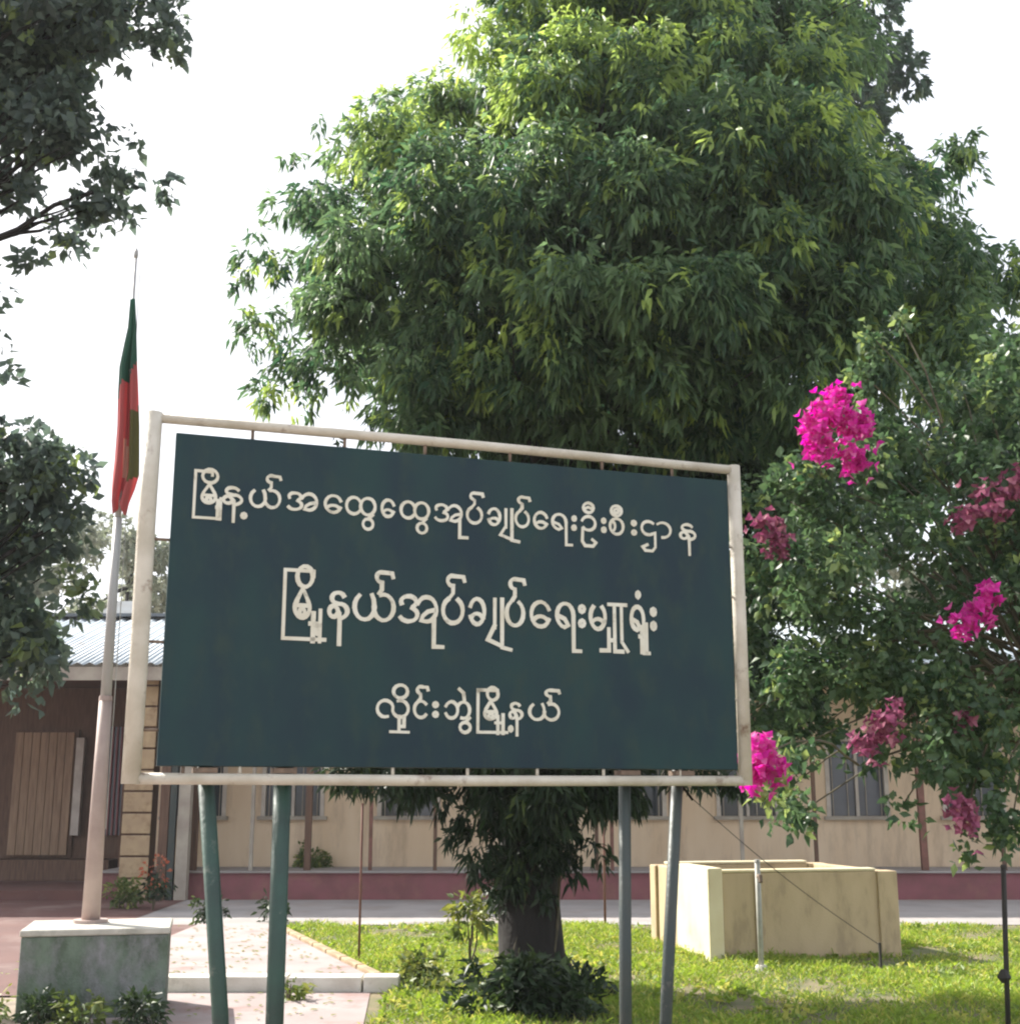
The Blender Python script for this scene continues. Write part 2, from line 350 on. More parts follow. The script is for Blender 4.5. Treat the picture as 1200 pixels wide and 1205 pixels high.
# pier of tan blocks with recessed joints at the corner of the wing
xa, xb = P(153, 900, 20.7).x, P(186, 900, 20.7).x
pier = bb('corner_pier', 'brown', xa + .02, xb - .02, 20.50, 20.9, .0, 3.44)
zz = .02; k = 0
while zz < 3.35:
    h = .33; child('block', 'tan', pier, xa, xb, 20.46, 20.495, zz, min(zz + h - .03, 3.43), bevel=.008); zz += h; k += 1
for px, mm, wdt in ((196, 'brown', .07), (206, 'legb', .05), (219, 'fascia', .09)):
    xx = P(px, 960, 20.6).x; bb('porch_post', mm, xx - wdt, xx + wdt, 20.44, 20.44 + 2 * wdt, 0.0, 3.44)
# corrugated roof
def corrugated(name, x0, x1, yA, zA, yB, zB, m, parent, pitch=.19, amp=.022):
    b = MB(); n = int((x1 - x0) / pitch * 4); row = []
    for i in range(n + 1):
        xx = x0 + (x1 - x0) * i / n; h = [0, amp, 0, -amp][i % 4]
        row.append((xx, h))
    for i in range(n):
        (a, ha), (c, hc) = row[i], row[i + 1]
        b.face([(a + 6.4, yA - YW, zA + ha), (c + 6.4, yA - YW, zA + hc), (c + 6.4, yB - YW, zB + hc), (a + 6.4, yB - YW, zB + ha)])
    o = b.build(name, m, parent, smooth=True)
    s = o.modifiers.new('thick', 'SOLIDIFY'); s.thickness = .008; return o
rf = None
for k in range(10):
    xa = -14.4 + k * 3.1
    o = corrugated('roof_sheet', xa, xa + 3.12, 20.1, 3.62 + (.006 if k % 2 else 0), 24.4, 4.92 + (.006 if k % 2 else 0), 'roof', bl)
    o = corrugated('roof_sheet', xa, xa + 3.12, 24.4, 4.92 + (.006 if k % 2 else 0), 27.6, 3.95, 'roof', bl)
bb('ridge_cap', 'darkroof', -14.4, 16.6, 24.2, 24.6, 4.93, 4.99)
bb('fascia_board', 'fascia', -14.4, 16.6, 20.14, 20.18, 3.36, 3.57)
bb('ceiling', 'brown', -14.3, 16.4, 20.2, 26.9, 3.505, 3.53)
# dark vent roof standing on the ridge
xa, xb = P(100, 730, 24.6).x, P(170, 730, 24.6).x
b = MB(); ya, yb = 24.62 - YW, 26.4 - YW; a, c = xa + 6.4, xb + 6.4
b.face([(a, ya, 4.9), (c, ya, 4.9), (c - .35, (ya + yb) / 2, 5.42), (a + .35, (ya + yb) / 2, 5.42)])
b.face([(c, yb, 4.9), (a, yb, 4.9), (a + .35, (ya + yb) / 2, 5.42), (c - .35, (ya + yb) / 2, 5.42)])
b.face([(a, ya, 4.9), (a + .35, (ya + yb) / 2, 5.42), (a, yb, 4.9)]); b.face([(c, ya, 4.9), (c, yb, 4.9), (c - .35, (ya + yb) / 2, 5.42)])
b.box(a + .1, c - .1, ya + .1, yb - .1, 4.3, 4.9)
b.build('roof_vent', 'darkroof', bl)

# ============================================================ TREES
def tree(name, label, base, trunk_pts, trunk_r, lobes, lm, per, nl, L_, W_, down, youngf=.1, group=None, droop=.25, shell=(.45, 1.08), nlimb=14, limb_r=.07, low=None):
    t = thing(name, label, 'tree', base, 0, group); t.location = (0, 0, 0)
    tb = MB(); tb.tube(trunk_pts, trunk_r, seg=14, wob=.07)
    top = Vector(trunk_pts[-1]); mids = [Vector(p) for p in trunk_pts]
    tb.build('trunk', 'bark', t, smooth=True)
    lb = MB()
    ls = sorted(lobes, key=lambda q: -q[1])[:nlimb]
    for (c, r, *_) in ls:
        st = min(mids[len(mids) // 3:], key=lambda q: abs(q.z - (c[2] - 1.2)) + .1 * (q - Vector(c)).length)
        pts, rr = limb(st, c, limb_r, .015, sag=.15); lb.tube(pts, rr, seg=6)
        for _ in range(4):
            e = Vector(c) + Vector((random.uniform(-1, 1), random.uniform(-1, 1), random.uniform(-1, 1))).normalized() * r * .85
            p2, r2 = limb(pts[3], e, .018, .005); lb.tube(p2, r2, seg=4)
    lb.build('branches', 'bark', t, smooth=True)
    B, D, LL, Wd, T, Yg = lobes_to_leaves(clumps(lobes), per, nl, L_, W_, down, youngf=youngf, shell=shell)
    leaves('crown', lm, B, D, LL, Wd, T, Yg, t, droop=droop)
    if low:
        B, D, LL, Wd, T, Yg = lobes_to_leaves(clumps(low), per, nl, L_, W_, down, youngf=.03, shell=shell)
        leaves('lower_foliage', 'treeshade', B, D, LL, Wd, T, Yg, t, droop=droop)
    return t
def V(px, py, Y): p = P(px, py, Y); return (p.x, p.y, p.z)
# the big drooping tree
TX, TY = G(628, 1185).x, 11.6
lob = [  # upper-left lobes: sunlit yellow put in as extra young leaves
 (V(318, 300, 12.0), .30, .7), (V(300, 268, 12.0), .12, .8), (V(312, 385, 12.0), .33, .6), (V(290, 330, 12.0), .14, .7), (V(335, 455, 11.8), .34, .8, .3), (V(365, 225, 12), .38, .8), (V(372, 145, 12.2), .12, .9), (V(350, 185, 12.2), .14, .9), (V(405, 175, 12.1), .22, .9, .4),
 (V(420, 280, 11.3), .66), (V(400, 400, 11.3), .52, .5), (V(490, 190, 11.6), .66, 1, .95), (V(470, 330, 10.8), .8), (V(480, 440, 10.9), .62, .8),
 (V(525, 110, 12), .5, 1, .95), (V(470, 120, 12), .25, 1, .9), (V(600, 85, 11.3), .66, 1, .8), (V(590, 230, 10.5), .9), (V(600, 370, 10.2), .7, 1, .3), (V(650, 20, 11.6), .68, 1, .7),
 (V(560, 470, 10.9), .6), (V(710, 120, 10.6), .8, 1, .8), (V(700, 300, 10.0), .9), (V(700, 440, 10.4), .65), (V(760, -20, 11.4), .8, 1, .7),
 (V(800, 200, 10.1), .9, 1, .15), (V(800, 360, 10.0), .8), (V(790, 470, 10.5), .55), (V(880, 80, 11), .9, 1, .2), (V(910, 250, 10.1), .9, 1, .3),
 (V(900, 390, 10.1), .75), (V(890, 500, 10.6), .55), (V(965, 180, 11), .66, 1, .3), (V(1010, 310, 10.4), .75), (V(1000, 430, 10.3), .5, 1, .3),
 (V(1080, 250, 11.2), .45), (V(1115, 340, 11), .5), (V(1080, 420, 10.6), .6, 1, .3), (V(1160, 430, 11), .5), (V(1185, 330, 11.4), .45, .8),
 (V(1130, 200, 11.8), .35, .8), (V(1180, 500, 10.8), .5, .8), (V(960, 20, 12), .7), (V(840, -90, 12), .9, 1, .4), (V(700, -100, 12.2), .9), (V(600, 480, 12.3), .9), (V(740, 330, 12.8), 1.2, .6),
 (V(560, 250, 13), 1.1, .6), (V(920, 250, 13), 1.2, .6), (V(860, 500, 12.4), .9, .8), (V(720, 520, 12), .9, .9), (V(760, 120, 13), 1.1, .6), (V(500, 380, 12.8), .9, .5),
]
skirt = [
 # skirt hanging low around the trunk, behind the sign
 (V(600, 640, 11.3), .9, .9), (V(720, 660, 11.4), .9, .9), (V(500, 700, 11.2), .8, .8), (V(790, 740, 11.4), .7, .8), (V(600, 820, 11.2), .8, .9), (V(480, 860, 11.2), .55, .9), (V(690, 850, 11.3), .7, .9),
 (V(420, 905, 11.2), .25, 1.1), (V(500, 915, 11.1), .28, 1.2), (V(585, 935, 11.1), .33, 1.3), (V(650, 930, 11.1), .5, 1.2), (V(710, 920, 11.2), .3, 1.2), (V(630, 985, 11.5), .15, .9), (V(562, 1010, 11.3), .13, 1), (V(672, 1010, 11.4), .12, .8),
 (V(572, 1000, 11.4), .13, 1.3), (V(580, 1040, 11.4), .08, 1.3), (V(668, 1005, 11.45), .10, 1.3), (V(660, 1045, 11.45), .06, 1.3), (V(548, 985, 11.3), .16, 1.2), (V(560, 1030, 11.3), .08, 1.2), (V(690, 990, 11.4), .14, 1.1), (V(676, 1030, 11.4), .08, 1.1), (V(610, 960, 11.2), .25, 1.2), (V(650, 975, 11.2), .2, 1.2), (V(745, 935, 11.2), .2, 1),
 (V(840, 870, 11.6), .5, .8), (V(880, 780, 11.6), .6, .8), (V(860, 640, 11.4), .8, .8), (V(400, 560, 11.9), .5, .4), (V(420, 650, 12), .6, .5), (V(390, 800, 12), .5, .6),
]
trunk = [(TX + .02, TY, -.05), (TX, TY, .25), (TX - .03, TY, .8), (TX + .02, TY + .03, 1.5), (TX + .1, TY + .1, 2.6), (TX + .15, TY + .1, 3.8), (TX + .3, TY + .2, 5.2), (TX + .5, TY + .2, 6.6), (TX + .6, TY + .2, 7.6)]
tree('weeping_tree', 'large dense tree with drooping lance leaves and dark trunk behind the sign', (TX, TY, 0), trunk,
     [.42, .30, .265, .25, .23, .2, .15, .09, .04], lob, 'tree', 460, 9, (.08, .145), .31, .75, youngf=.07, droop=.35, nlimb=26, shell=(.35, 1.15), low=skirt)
vt = thing('trunk_vine', 'dark leafy creeper clinging to the upper trunk of the weeping tree', 'creeper')
vl = []
for i in range(26):
    an = random.uniform(0, 6.28); z_ = random.uniform(.75, 1.75); rr = .27 + .1 * max(0, z_ - 1.1)
    vl.append(((TX + math.cos(an) * rr, TY + math.sin(an) * rr, z_), random.uniform(.07, .13) * (.7 + .35 * z_)))
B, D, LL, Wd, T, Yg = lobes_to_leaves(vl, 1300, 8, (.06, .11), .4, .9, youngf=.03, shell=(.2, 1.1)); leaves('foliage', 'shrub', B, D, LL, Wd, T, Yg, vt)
b = MB()
for i in range(5):
    an = i * 1.3; b.tube([(TX + math.cos(an + q * .4) * (.30 - .02 * q), TY + math.sin(an + q * .4) * (.30 - .02 * q), q * .45) for q in range(5)], .014, seg=5)
b.build('stem', 'twig', vt, smooth=True)
# blue-green tree behind it at upper right
KB = 1.8
lob = [(880, 40, 1.5), (980, 20, 1.2), (1035, 110, .62), (1045, 70, .4), (1020, 190, .8), (930, 150, 1.3), (800, 60, 1.4), (980, 330, 1.6), (1100, 400, 1.0), (1180, 480, .9), (870, 400, 1.6), (900, -80, 1.3), (1090, 560, 1.1), (1180, 600, .8), (960, 560, 1.3), (900, 700, 1.0)]
lob = [(V(a, b_, 30), c_ * KB) for a, b_, c_ in lob]
xb_ = P(930, 700, 30).x
tree('broadleaf_tree', 'blue-green broad-leaved tree behind the upper right of the weeping tree', (0, 0, 0),
     [(xb_, 30, -.05), (xb_, 30, 3), (xb_, 30, 7), (xb_ - .1, 30, 11), (xb_ - .3, 30, 16)], [.45, .36, .3, .24, .1], lob, 'treeback', 34, 9, (.18, .32), .5, .5, youngf=.1, nlimb=10)
# overhanging tree at the left, trunk outside the picture
lob = [(V(40, 30, 8), .62, 1.1), (V(150, 10, 8.1), .3, 1.2), (V(195, 25, 8.1), .17, 1.5), (V(205, 62, 8.1), .08, 2), (V(20, 130, 8), .42, 1.1), (V(95, 90, 8), .16, 1), (V(60, 170, 8), .2, 1.1), (V(110, 150, 8.1), .13, .9), (V(15, 210, 8), .2, 1),
 (V(145, 195, 8.1), .18, 1.5), (V(110, 225, 8), .19, 1.5), (V(165, 160, 8), .09, 1.3), (V(190, 222, 8.2), .1, 1.6), (V(150, 245, 8.1), .12, 1.5), (V(70, 270, 8), .12, 1.5), (V(35, 300, 8), .12, 1.4), (V(85, 285, 8.1), .08, 1.3), (V(-10, 380, 8), .14, 1), (V(0, 440, 8), .10, 1.2), (V(-20, 330, 8), .2, 1), (V(8, 395, 8), .08, 1.5),
 (V(0, 90, 8.4), .4), (V(50, 20, 8.3), .35), (V(20, 590, 8.5), .4), (V(40, 750, 8.6), .3), (V(60, 540, 8.5), .25), (V(-60, 60, 8), .7), (V(-120, 200, 8), .7), (V(-130, 420, 8), .6), (V(140, 55, 8), .10, .9), (V(70, 60, 8.3), .3, .8),
 (V(20, 560, 8.2), .34, 1.2), (V(75, 560, 8.1), .18, 1.3, .3), (V(60, 620, 8.2), .24, 1.3), (V(100, 545, 8.2), .08, 1.5, .4), (V(10, 700, 8.3), .26, 1), (V(80, 700, 8.2), .17, 1.3, .5), (V(20, 770, 8.3), .26, 1.2), (V(55, 760, 8.2), .15, 1.2, .3),
 (V(-50, 620, 8.3), .5), (V(-60, 740, 8.3), .5), (V(15, 520, 8.2), .18, 1.2), (V(25, 820, 8.3), .10, 1, .4)]
lx = -4.6
tree('overhanging_tree', 'dark broad-leaved tree reaching in from the left edge above the flagpole plinth', (0, 0, 0),
     [(lx, 8, -.05), (lx, 8, .6), (lx + .05, 8.05, 1.6), (lx, 8, 3), (lx + .1, 8, 4.5), (lx + .2, 8, 6)], [.34, .26, .22, .19, .14, .07], lob, 'treedark', 600, 7, (.05, .11), .62, .2, youngf=.05, shell=(.2, 1.1), nlimb=22, limb_r=.02, droop=.15)
# pale, thin tree far behind the office roof, left
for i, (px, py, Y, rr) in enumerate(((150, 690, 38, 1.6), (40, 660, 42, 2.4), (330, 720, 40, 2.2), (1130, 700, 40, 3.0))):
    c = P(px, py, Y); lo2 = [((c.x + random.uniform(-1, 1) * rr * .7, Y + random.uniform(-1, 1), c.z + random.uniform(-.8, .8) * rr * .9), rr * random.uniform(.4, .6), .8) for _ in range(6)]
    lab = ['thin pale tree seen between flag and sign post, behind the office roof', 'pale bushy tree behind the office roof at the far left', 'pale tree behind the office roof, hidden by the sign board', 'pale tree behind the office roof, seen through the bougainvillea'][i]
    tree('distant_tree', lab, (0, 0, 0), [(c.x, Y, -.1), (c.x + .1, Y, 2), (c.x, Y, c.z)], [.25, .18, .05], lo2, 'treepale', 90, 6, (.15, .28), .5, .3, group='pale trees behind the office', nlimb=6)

# ============================================================ BOUGAINVILLEA
bg_ = thing('bougainvillea', 'sprawling bougainvillea with magenta flower clusters right of the sign', 'shrub')
bl_ = [(V(1000, 580, 7.6), .34), (V(930, 590, 7.8), .26), (V(905, 690, 7.9), .26, 1, .2), (V(985, 680, 7.6), .36), (V(1085, 640, 7.6), .34, .8), (V(1160, 560, 7.4), .3, .7), (V(1185, 690, 7.4), .3, .8),
 (V(1080, 760, 7.5), .36), (V(985, 790, 7.7), .32), (V(915, 790, 7.9), .22), (V(1160, 820, 7.4), .32), (V(1100, 880, 7.4), .25), (V(1180, 920, 7.3), .26), (V(935, 880, 7.8), .17), (V(1030, 880, 7.6), .22, .8),
 (V(936, 960, 7.8), .09, 1.6), (V(925, 930, 7.8), .11, 1.5), (V(1060, 950, 7.5), .10, 1), (V(1130, 985, 7.4), .08, 1), (V(1160, 470, 7.6), .26, .8), (V(1090, 520, 7.6), .25, .9), (V(1030, 400, 7.7), .10, 1.5, .6), (V(1015, 440, 7.7), .10, 2, .8), (V(1060, 380, 7.7), .1, 1.2, .4),
 (V(1240, 560, 7.5), .5), (V(1260, 760, 7.5), .5), (V(1250, 430, 7.6), .4), (V(1190, 970, 7.3), .12), (V(880, 640, 8.0), .15), (V(1040, 500, 7.7), .17)]
bl_ += [(V(960, 640, 8.6), .4), (V(1060, 560, 8.6), .4), (V(1130, 740, 8.6), .45), (V(1010, 760, 8.6), .42), (V(920, 740, 8.8), .34), (V(1080, 850, 8.5), .35), (V(960, 860, 8.7), .28), (V(1170, 640, 8.6), .4), (V(890, 600, 9), .3), (V(1170, 880, 8.4), .35), (V(1130, 450, 8.8), .35), (V(1010, 520, 8.8), .35), (V(880, 700, 9), .28), (V(890, 830, 8.9), .25)]
sm = MB(); root = Vector((3.45, 7.6, -.03)); crownp = Vector((3.3, 7.7, 2.3))
sm.tube([root, (3.4, 7.6, .8), (3.33, 7.65, 1.6), crownp], [.06, .05, .045, .04], seg=8, wob=.1)
for (c, r, *_) in bl_:
    pts, rr = limb(crownp + Vector((random.uniform(-.05, .05), random.uniform(-.05, .05), random.uniform(-.6, .1))), c, .014, .004, sag=.25); sm.tube(pts, rr, seg=5)
sm.build('stems', 'twig', bg_, smooth=True)
B, D, LL, Wd, T, Yg = lobes_to_leaves(clumps(bl_, 7, .45), 900, 7, (.04, .085), .6, .1, youngf=.06, shell=(.2, 1.15))
leaves('foliage', 'boug', B, D, LL, Wd, T, Yg, bg_, droop=.15)
def flowers(px, py, Y, r, m, n, squash=1.0, label=None):
    c = np.array(V(px, py, Y)); k = n
    k2 = k // 6; u = norm(rng.normal(size=(k, 3))); rr_ = r * (.15 + 1.0 * rng.random((k, 1)) ** .8); rr_[:k2] *= rng.uniform(1.2, 2.6, (k2, 1)); rr_ *= 1.05; p = c + u * rr_ * np.array([1, .8, squash])
    p += .18 * r * np.sin(u * 7)
    B, D, U = [], [], []
    for j in range(3):
        a = 2 * math.pi * j / 3
        t1 = norm(np.cross(u, np.tile([[.3, .2, 1.0]], (k, 1)))); t2 = np.cross(u, t1)
        B.append(p); D.append(u * .7 + t1 * math.cos(a) + t2 * math.sin(a)); U.append(u)
    o = leaves('flower_cluster', m, np.concatenate(B), np.concatenate(D), rng.uniform(.035, .055, 3 * k), .034, rng.random(3 * k), (rng.random(3 * k) < .3) * rng.uniform(.3, 1, 3 * k), bg_, kind='stuff', up=np.concatenate(U), droop=.0)
    if label: o['label'] = label
    return o
def fl(lst, m, label, n):
    # a cluster made of two or three bunches joined
    obs = []
    for (px, py, Y, r) in lst: obs.append(flowers(px, py, Y, r, m, int(n * (r / .1) ** 2), label=None))
    a = obs[0]
    if len(obs) > 1:
        for o in obs[1:]:
            bm = bmesh.new(); bm.from_mesh(a.data); bm.from_mesh(o.data); bm.to_mesh(a.data); bm.free()
            me = o.data; bpy.data.objects.remove(o); bpy.data.meshes.remove(me)
    a['label'] = label
    return a
fl([(975, 490, 7.2, .10), (1008, 500, 7.2, .09), (965, 525, 7.2, .08), (1005, 540, 7.2, .08), (985, 465, 7.25, .06), (950, 500, 7.2, .05)], 'bract', 'brightest magenta cluster, high up near the sign corner', 110)
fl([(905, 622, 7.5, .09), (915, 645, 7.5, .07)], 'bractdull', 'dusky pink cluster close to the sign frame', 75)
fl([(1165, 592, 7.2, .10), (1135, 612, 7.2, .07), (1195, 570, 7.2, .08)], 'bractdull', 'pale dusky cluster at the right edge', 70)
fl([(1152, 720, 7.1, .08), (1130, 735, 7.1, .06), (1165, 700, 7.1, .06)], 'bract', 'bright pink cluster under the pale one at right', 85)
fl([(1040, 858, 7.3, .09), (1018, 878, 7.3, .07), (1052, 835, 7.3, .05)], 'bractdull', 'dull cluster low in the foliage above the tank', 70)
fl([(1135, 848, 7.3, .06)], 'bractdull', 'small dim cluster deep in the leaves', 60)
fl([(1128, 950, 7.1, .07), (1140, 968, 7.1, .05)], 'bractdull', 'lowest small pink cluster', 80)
fl([(892, 885, 5.95, .075), (905, 905, 5.95, .06), (885, 915, 5.95, .05)], 'bract', 'magenta cluster beside the lower right sign corner', 95)
b = MB(); pts, rr = limb(P(1010, 900, 7.4), P(893, 893, 5.97), .008, .004, sag=.1); b.tube(pts, rr, seg=5); b.build('flower_stem', 'twig', bg_)
B, D, LL, Wd, T, Yg = lobes_to_leaves([(V(905, 920, 6.0), .07, 1.5, .4), (V(930, 895, 6.1), .08, 1.2, .5), (V(930, 950, 6.2), .08, 1.3)], 1500, 6, (.04, .07), .6, .2, youngf=.2, shell=(.2, 1.1))
leaves('sprig', 'boug', B, D, LL, Wd, T, Yg, bg_, droop=.15)

# ============================================================ SIGN
YL, YR = 4.9, 5.75
pL = Vector((-.2911 * YL, YL, 0)); pR = Vector((.1808 * YR, YR, 0)); ax = (pR - pL).normalized(); WS = (pR - pL).length
ZB = 1.66; HS = 1.416; ang = math.atan2(ax.y, ax.x)
sg = thing('office_sign', 'big dark teal board with white Burmese lettering in a white pipe frame on legs', 'sign', (pL.x, pL.y, 0), ang)
nrm = Vector((ax.y, -ax.x, 0))         # towards the camera
def UV(px, py):
    d = ray(px, py); o = Vector((0, 0, CAM_Z)); den = d.dot(nrm); t = (pL - o).dot(nrm) / den; q = o + d * t - pL
    return q.dot(ax), q.z
# sign space: x along, y back, z up
def pipe(name, pts, r, m, parent=sg, seg=10): b = MB(); b.tube(pts, r, seg=seg); return b.build(name, m, parent, smooth=True)
fr_ = .03
pipe('frame_post', [(0, 0, ZB - .02), (.002, 0, ZB + .5), (-.002, 0, ZB + 1.0), (0, 0, ZB + HS + .02)], .036, 'frame')
pipe('frame_post', [(WS, 0, ZB - .02), (WS + .002, 0, ZB + .7), (WS, 0, ZB + HS + .02)], .030, 'frame')
pipe('frame_rail', [(.02, 0, ZB + HS), (WS * .5, 0, ZB + HS + .006), (WS - .02, 0, ZB + HS)], .021, 'frame')
pipe('frame_rail', [(.02, 0, ZB), (WS * .5, 0, ZB - .004), (WS - .02, 0, ZB)], .022, 'frame')
# board corners measured on the photograph
u0, v0 = UV(188, 902); u1, v1 = UV(203, 516); u2, v2 = UV(858, 560); u3, v3 = UV(862, 905)
bu0, bu1 = (u0 + u1) / 2, (u2 + u3) / 2; bz0 = CAM_Z * 0 + (v0 + v3) / 2; bz1 = (v1 + v2) / 2
b = MB(); b.box(bu0, bu1, -.012, .012, bz0, bz1); board = b.build('board', 'board', sg, bevel=.003)
# folded sheet edges and back stiffeners
for (a, c, z_, zz_) in ((bu0, bu1, bz0 - .001, bz0 + .03), (bu0, bu1, bz1 - .03, bz1 + .001)):
    b = MB(); b.box(a + .002, c - .002, .013, .045, z_, zz_); b.build('stiffener', 'backing', sg)
for q in (.25, .5, .75):
    uu = bu0 + (bu1 - bu0) * q; b = MB(); b.box(uu - .02, uu + .02, .013, .045, bz0 + .032, bz1 - .032); b.build('stiffener', 'backing', sg)
# short rods that hold the board in the frame
for px in (296, 405, 500, 600, 708, 790): 
    uu = UV(px, 540)[0]; pipe('hanger_rod', [(uu, 0, bz1 - .02), (uu, 0, ZB + HS)], .007, 'rod', seg=6)
for px in (215, 282, 347, 462, 550, 632, 710, 800):
    uu = UV(px, 910)[0]; pipe('hanger_rod', [(uu, 0, ZB), (uu, 0, bz0 + .02)], .007, 'rod' if px % 2 else 'frame', seg=6)
for py in (640, 760, 860):
    pipe('hanger_rod', [(0, 0, bz0 + (bz1 - bz0) * (900 - py) / 390), (bu0 + .02, 0, bz0 + (bz1 - bz0) * (900 - py) / 390)], .006, 'rod', seg=6)
for py in (640, 700, 820):
    pipe('hanger_rod', [(bu1 - .02, 0, bz0 + (bz1 - bz0) * (900 - py) / 340), (WS + .04, 0, bz0 + (bz1 - bz0) * (900 - py) / 340)], .006, 'frame', seg=6)
# legs
def leg(pxt, pyt, pxb, r, m, yb_=.06):
    ut = UV(pxt, pyt)[0]; ub, vb = UV(pxb, 1205); zt = ZB - .02; vb += CAM_Z * 0
    k = (ub - ut) / (zt - vb); ug = ut + k * zt
    o = pipe('leg', [(ut, yb_, zt + .10), (ut + k * zt * .5, yb_, zt * .5), (ug, yb_, -.2)], r, m)
    return o
sgz = 0
leg(241, 925, 262, .032, 'leg'); leg(335, 925, 326, .036, 'leg'); leg(742, 925, 743, .026, 'legb'); leg(806, 930, 790, .026, 'legb')
# brackets that tie the legs to the lower rail
for px in (241, 335, 742, 806):
    uu = UV(px, 925)[0]; b = MB(); b.box(uu - .045, uu + .045, -.005, .07, ZB - .004 + .026, ZB + .042); b.build('bracket', 'rod', sg)
for q in ((241, 335), (742, 806)):
    ua, ub = UV(q[0], 925)[0], UV(q[1], 925)[0]; sgn = .05
    b = MB(); b.box(ua + sgn, ub - sgn * .9, .05, .07, .55, .59); b.build('crosspiece', 'leg', sg)

# ---- lettering, every letter a raised painted piece on the board
def arc(cx, cy, rx, ry, a0, a1, k=None):
    k = k or max(4, int(abs(a1 - a0) / 20)); return [(cx + rx * math.cos(R(a0 + (a1 - a0) * i / k)), cy + ry * math.sin(R(a0 + (a1 - a0) * i / k))) for i in range(k + 1)]
c = .43
PA = [arc(.5, .5, c, .48, 118, 422)]
def sh(st, dx, dy=0, sx=1, sy=1): return [[(dx + x * sx, dy + y * sy) for x, y in s] for s in st]
ASAT = [arc(.5, 1.62, .24, .2, 70, 270) + [(.5, 1.42), (.5, 1.15), (.38, 1.0)], [(.5, 1.80), (.95, 1.78), (1.0, 1.62)]]
U_ = [[(.5, .12), (.5, -.88), (.9, -.88)]]
ARCH = arc(.5, .08, .40, .34, 152, 28)
GL = {
 'ya': (1.75, [arc(.46, .5, c, .48, 122, 360), arc(1.28, .5, c, .48, 180, 470), [(.88, .5), (.84, .78), (.76, .95)]]),
 'na': (1.1, [arc(.50, .77, .30, .20, 20, 255), [(.42, .58), (.6, .55)] + arc(.56, .30, .40, .27, 75, -90), arc(.30, .28, .21, .20, 0, 360, 14), [(.42, .42), (.58, .22), (.60, -.1), (.60, -.92)]]),
 'a': (1.75, [arc(.43, .75, .34, .21, 205, -50), arc(.43, .28, .40, .26, 70, -155), arc(1.24, .5, .44, .46, 155, -105) + [(1.0, .08), (1.08, .26), (1.3, .42), (1.6, .48)]]),
 'ma': (1.0, [arc(.5, .5, c, .48, 125, 415), ARCH]),
 'pa': (1.0, PA),
 'kha': (1.0, [arc(.5, .5, c, .48, 158, -158), ARCH]),
 'e': (.95, [arc(.5, .5, c, .48, 22, 338), ARCH]),
 'ra': (.95, [arc(.48, .5, .40, .46, 265, 0), [(.88, .5), (.88, -.86), (1.22, -.86)], [(.45, .04), (.62, .12), (.45, .36), (.10, .48)]]),
 'visarga': (.4, [arc(.2, .78, .12, .12, 0, 360, 8), arc(.2, .22, .12, .12, 0, 360, 8)]),
 'ta': (1.75, [arc(.46, .5, c, .48, 30, 330), arc(1.28, .5, c, .48, 0, 360, 18)]),
 'la': (1.75, [arc(.46, .5, c, .48, 290, 15) + arc(1.28, .5, c, .48, 195, 470)]),
 'nga': (.95, [arc(.5, .5, c, .48, 38, 322)]),
 'bha': (1.75, [arc(.46, .5, c, .48, 155, -155), arc(1.28, .5, c, .48, 150, -110)]),
 'uu': (1.0, [arc(.5, .55, .40, .42, 160, -140), [(.16, .25), (.12, -.55), (.28, -.82), (.75, -.82), (.92, -.6), (.70, -.42)], arc(.5, 1.5, .3, .3, 0, 360, 12), [(.26, 1.42), (.5, 1.55), (.74, 1.42)]]),
 'ca': (1.0, [arc(.5, .5, c, .48, 0, 360, 18), arc(.12, .5, .28, .34, 70, -70)]),
 'tta': (1.0, [arc(.5, .55, .42, .42, 45, 300), [(.70, .2), (.90, .28), (.90, -.6), (.72, -.84), (.28, -.84), (.12, -.62), (.42, -.46)]]),
 'aa': (.55, [arc(.06, .5, .46, .46, 130, -95)]),
 'ma2': (1.0, [arc(.5, .36, c, .36, 140, 400), [(.16, .60), (.5, 1.06), (.84, .60)], [(.1, .44), (.9, .44)], arc(.5, .2, .15, .13, 0, 360, 10)]),
 'asat': (1.0, ASAT), 'u': (1.0, U_),
 'wa': (1.0, [arc(.5, -.5, .34, .3, 0, 360, 12), [(.5, -.2), (.8, .05)]]),
 'i': (1.0, [arc(.5, 1.5, .40, .38, 0, 360, 14)]),
 'ii': (1.0, [arc(.5, 1.45, .34, .32, 0, 360, 14), arc(.5, 1.45, .14, .14, 0, 360, 8)]),
 'ai': (1.0, [[(.25, 1.75), (.55, 1.5), (.6, 1.1)]]),
 'dot': (.4, [arc(.2, -.35, .12, .12, 0, 360, 8)]), 'anus': (.4, [arc(.2, 1.45, .10, .10, 0, 360, 8)]),
 'yapin': (.5, [[(.15, 1.0), (.15, -.1)], [(.42, 1.02), (.42, -.82), (.75, -.9)], [(.15, 0), (-.1, -.55), (.42, -.78)]]),
 'hu': (1.2, [[(.35, .05), (.35, -.8), (.0, -.8)], [(.6, 1.0), (.6, -.82), (.95, -.82)], [(.9, .95), (.9, -.45), (1.15, -.82)], [(.35, -.4), (.6, -.4)], [(.35, 1.0), (1.1, 1.0)]]),
 'rbr': (1.0, [[(1.0, 1.75), (.0, 1.75), (.0, -.82), (1.5, -.82)], [(1.0, 1.75), (1.0, 1.55)]]),
 'uu2': (.8, [[(.1, .2), (.1, -.85)], [(.5, .3), (.5, -.85)], [(-.1, -.2), (.5, -.2)]]),
 'hstem': (1.0, [[(.5, .1), (.5, -.82)], [(.05, -.82), (1.0, -.82)], [(.75, .1), (.75, -.5), (.5, -.5)]]),
}
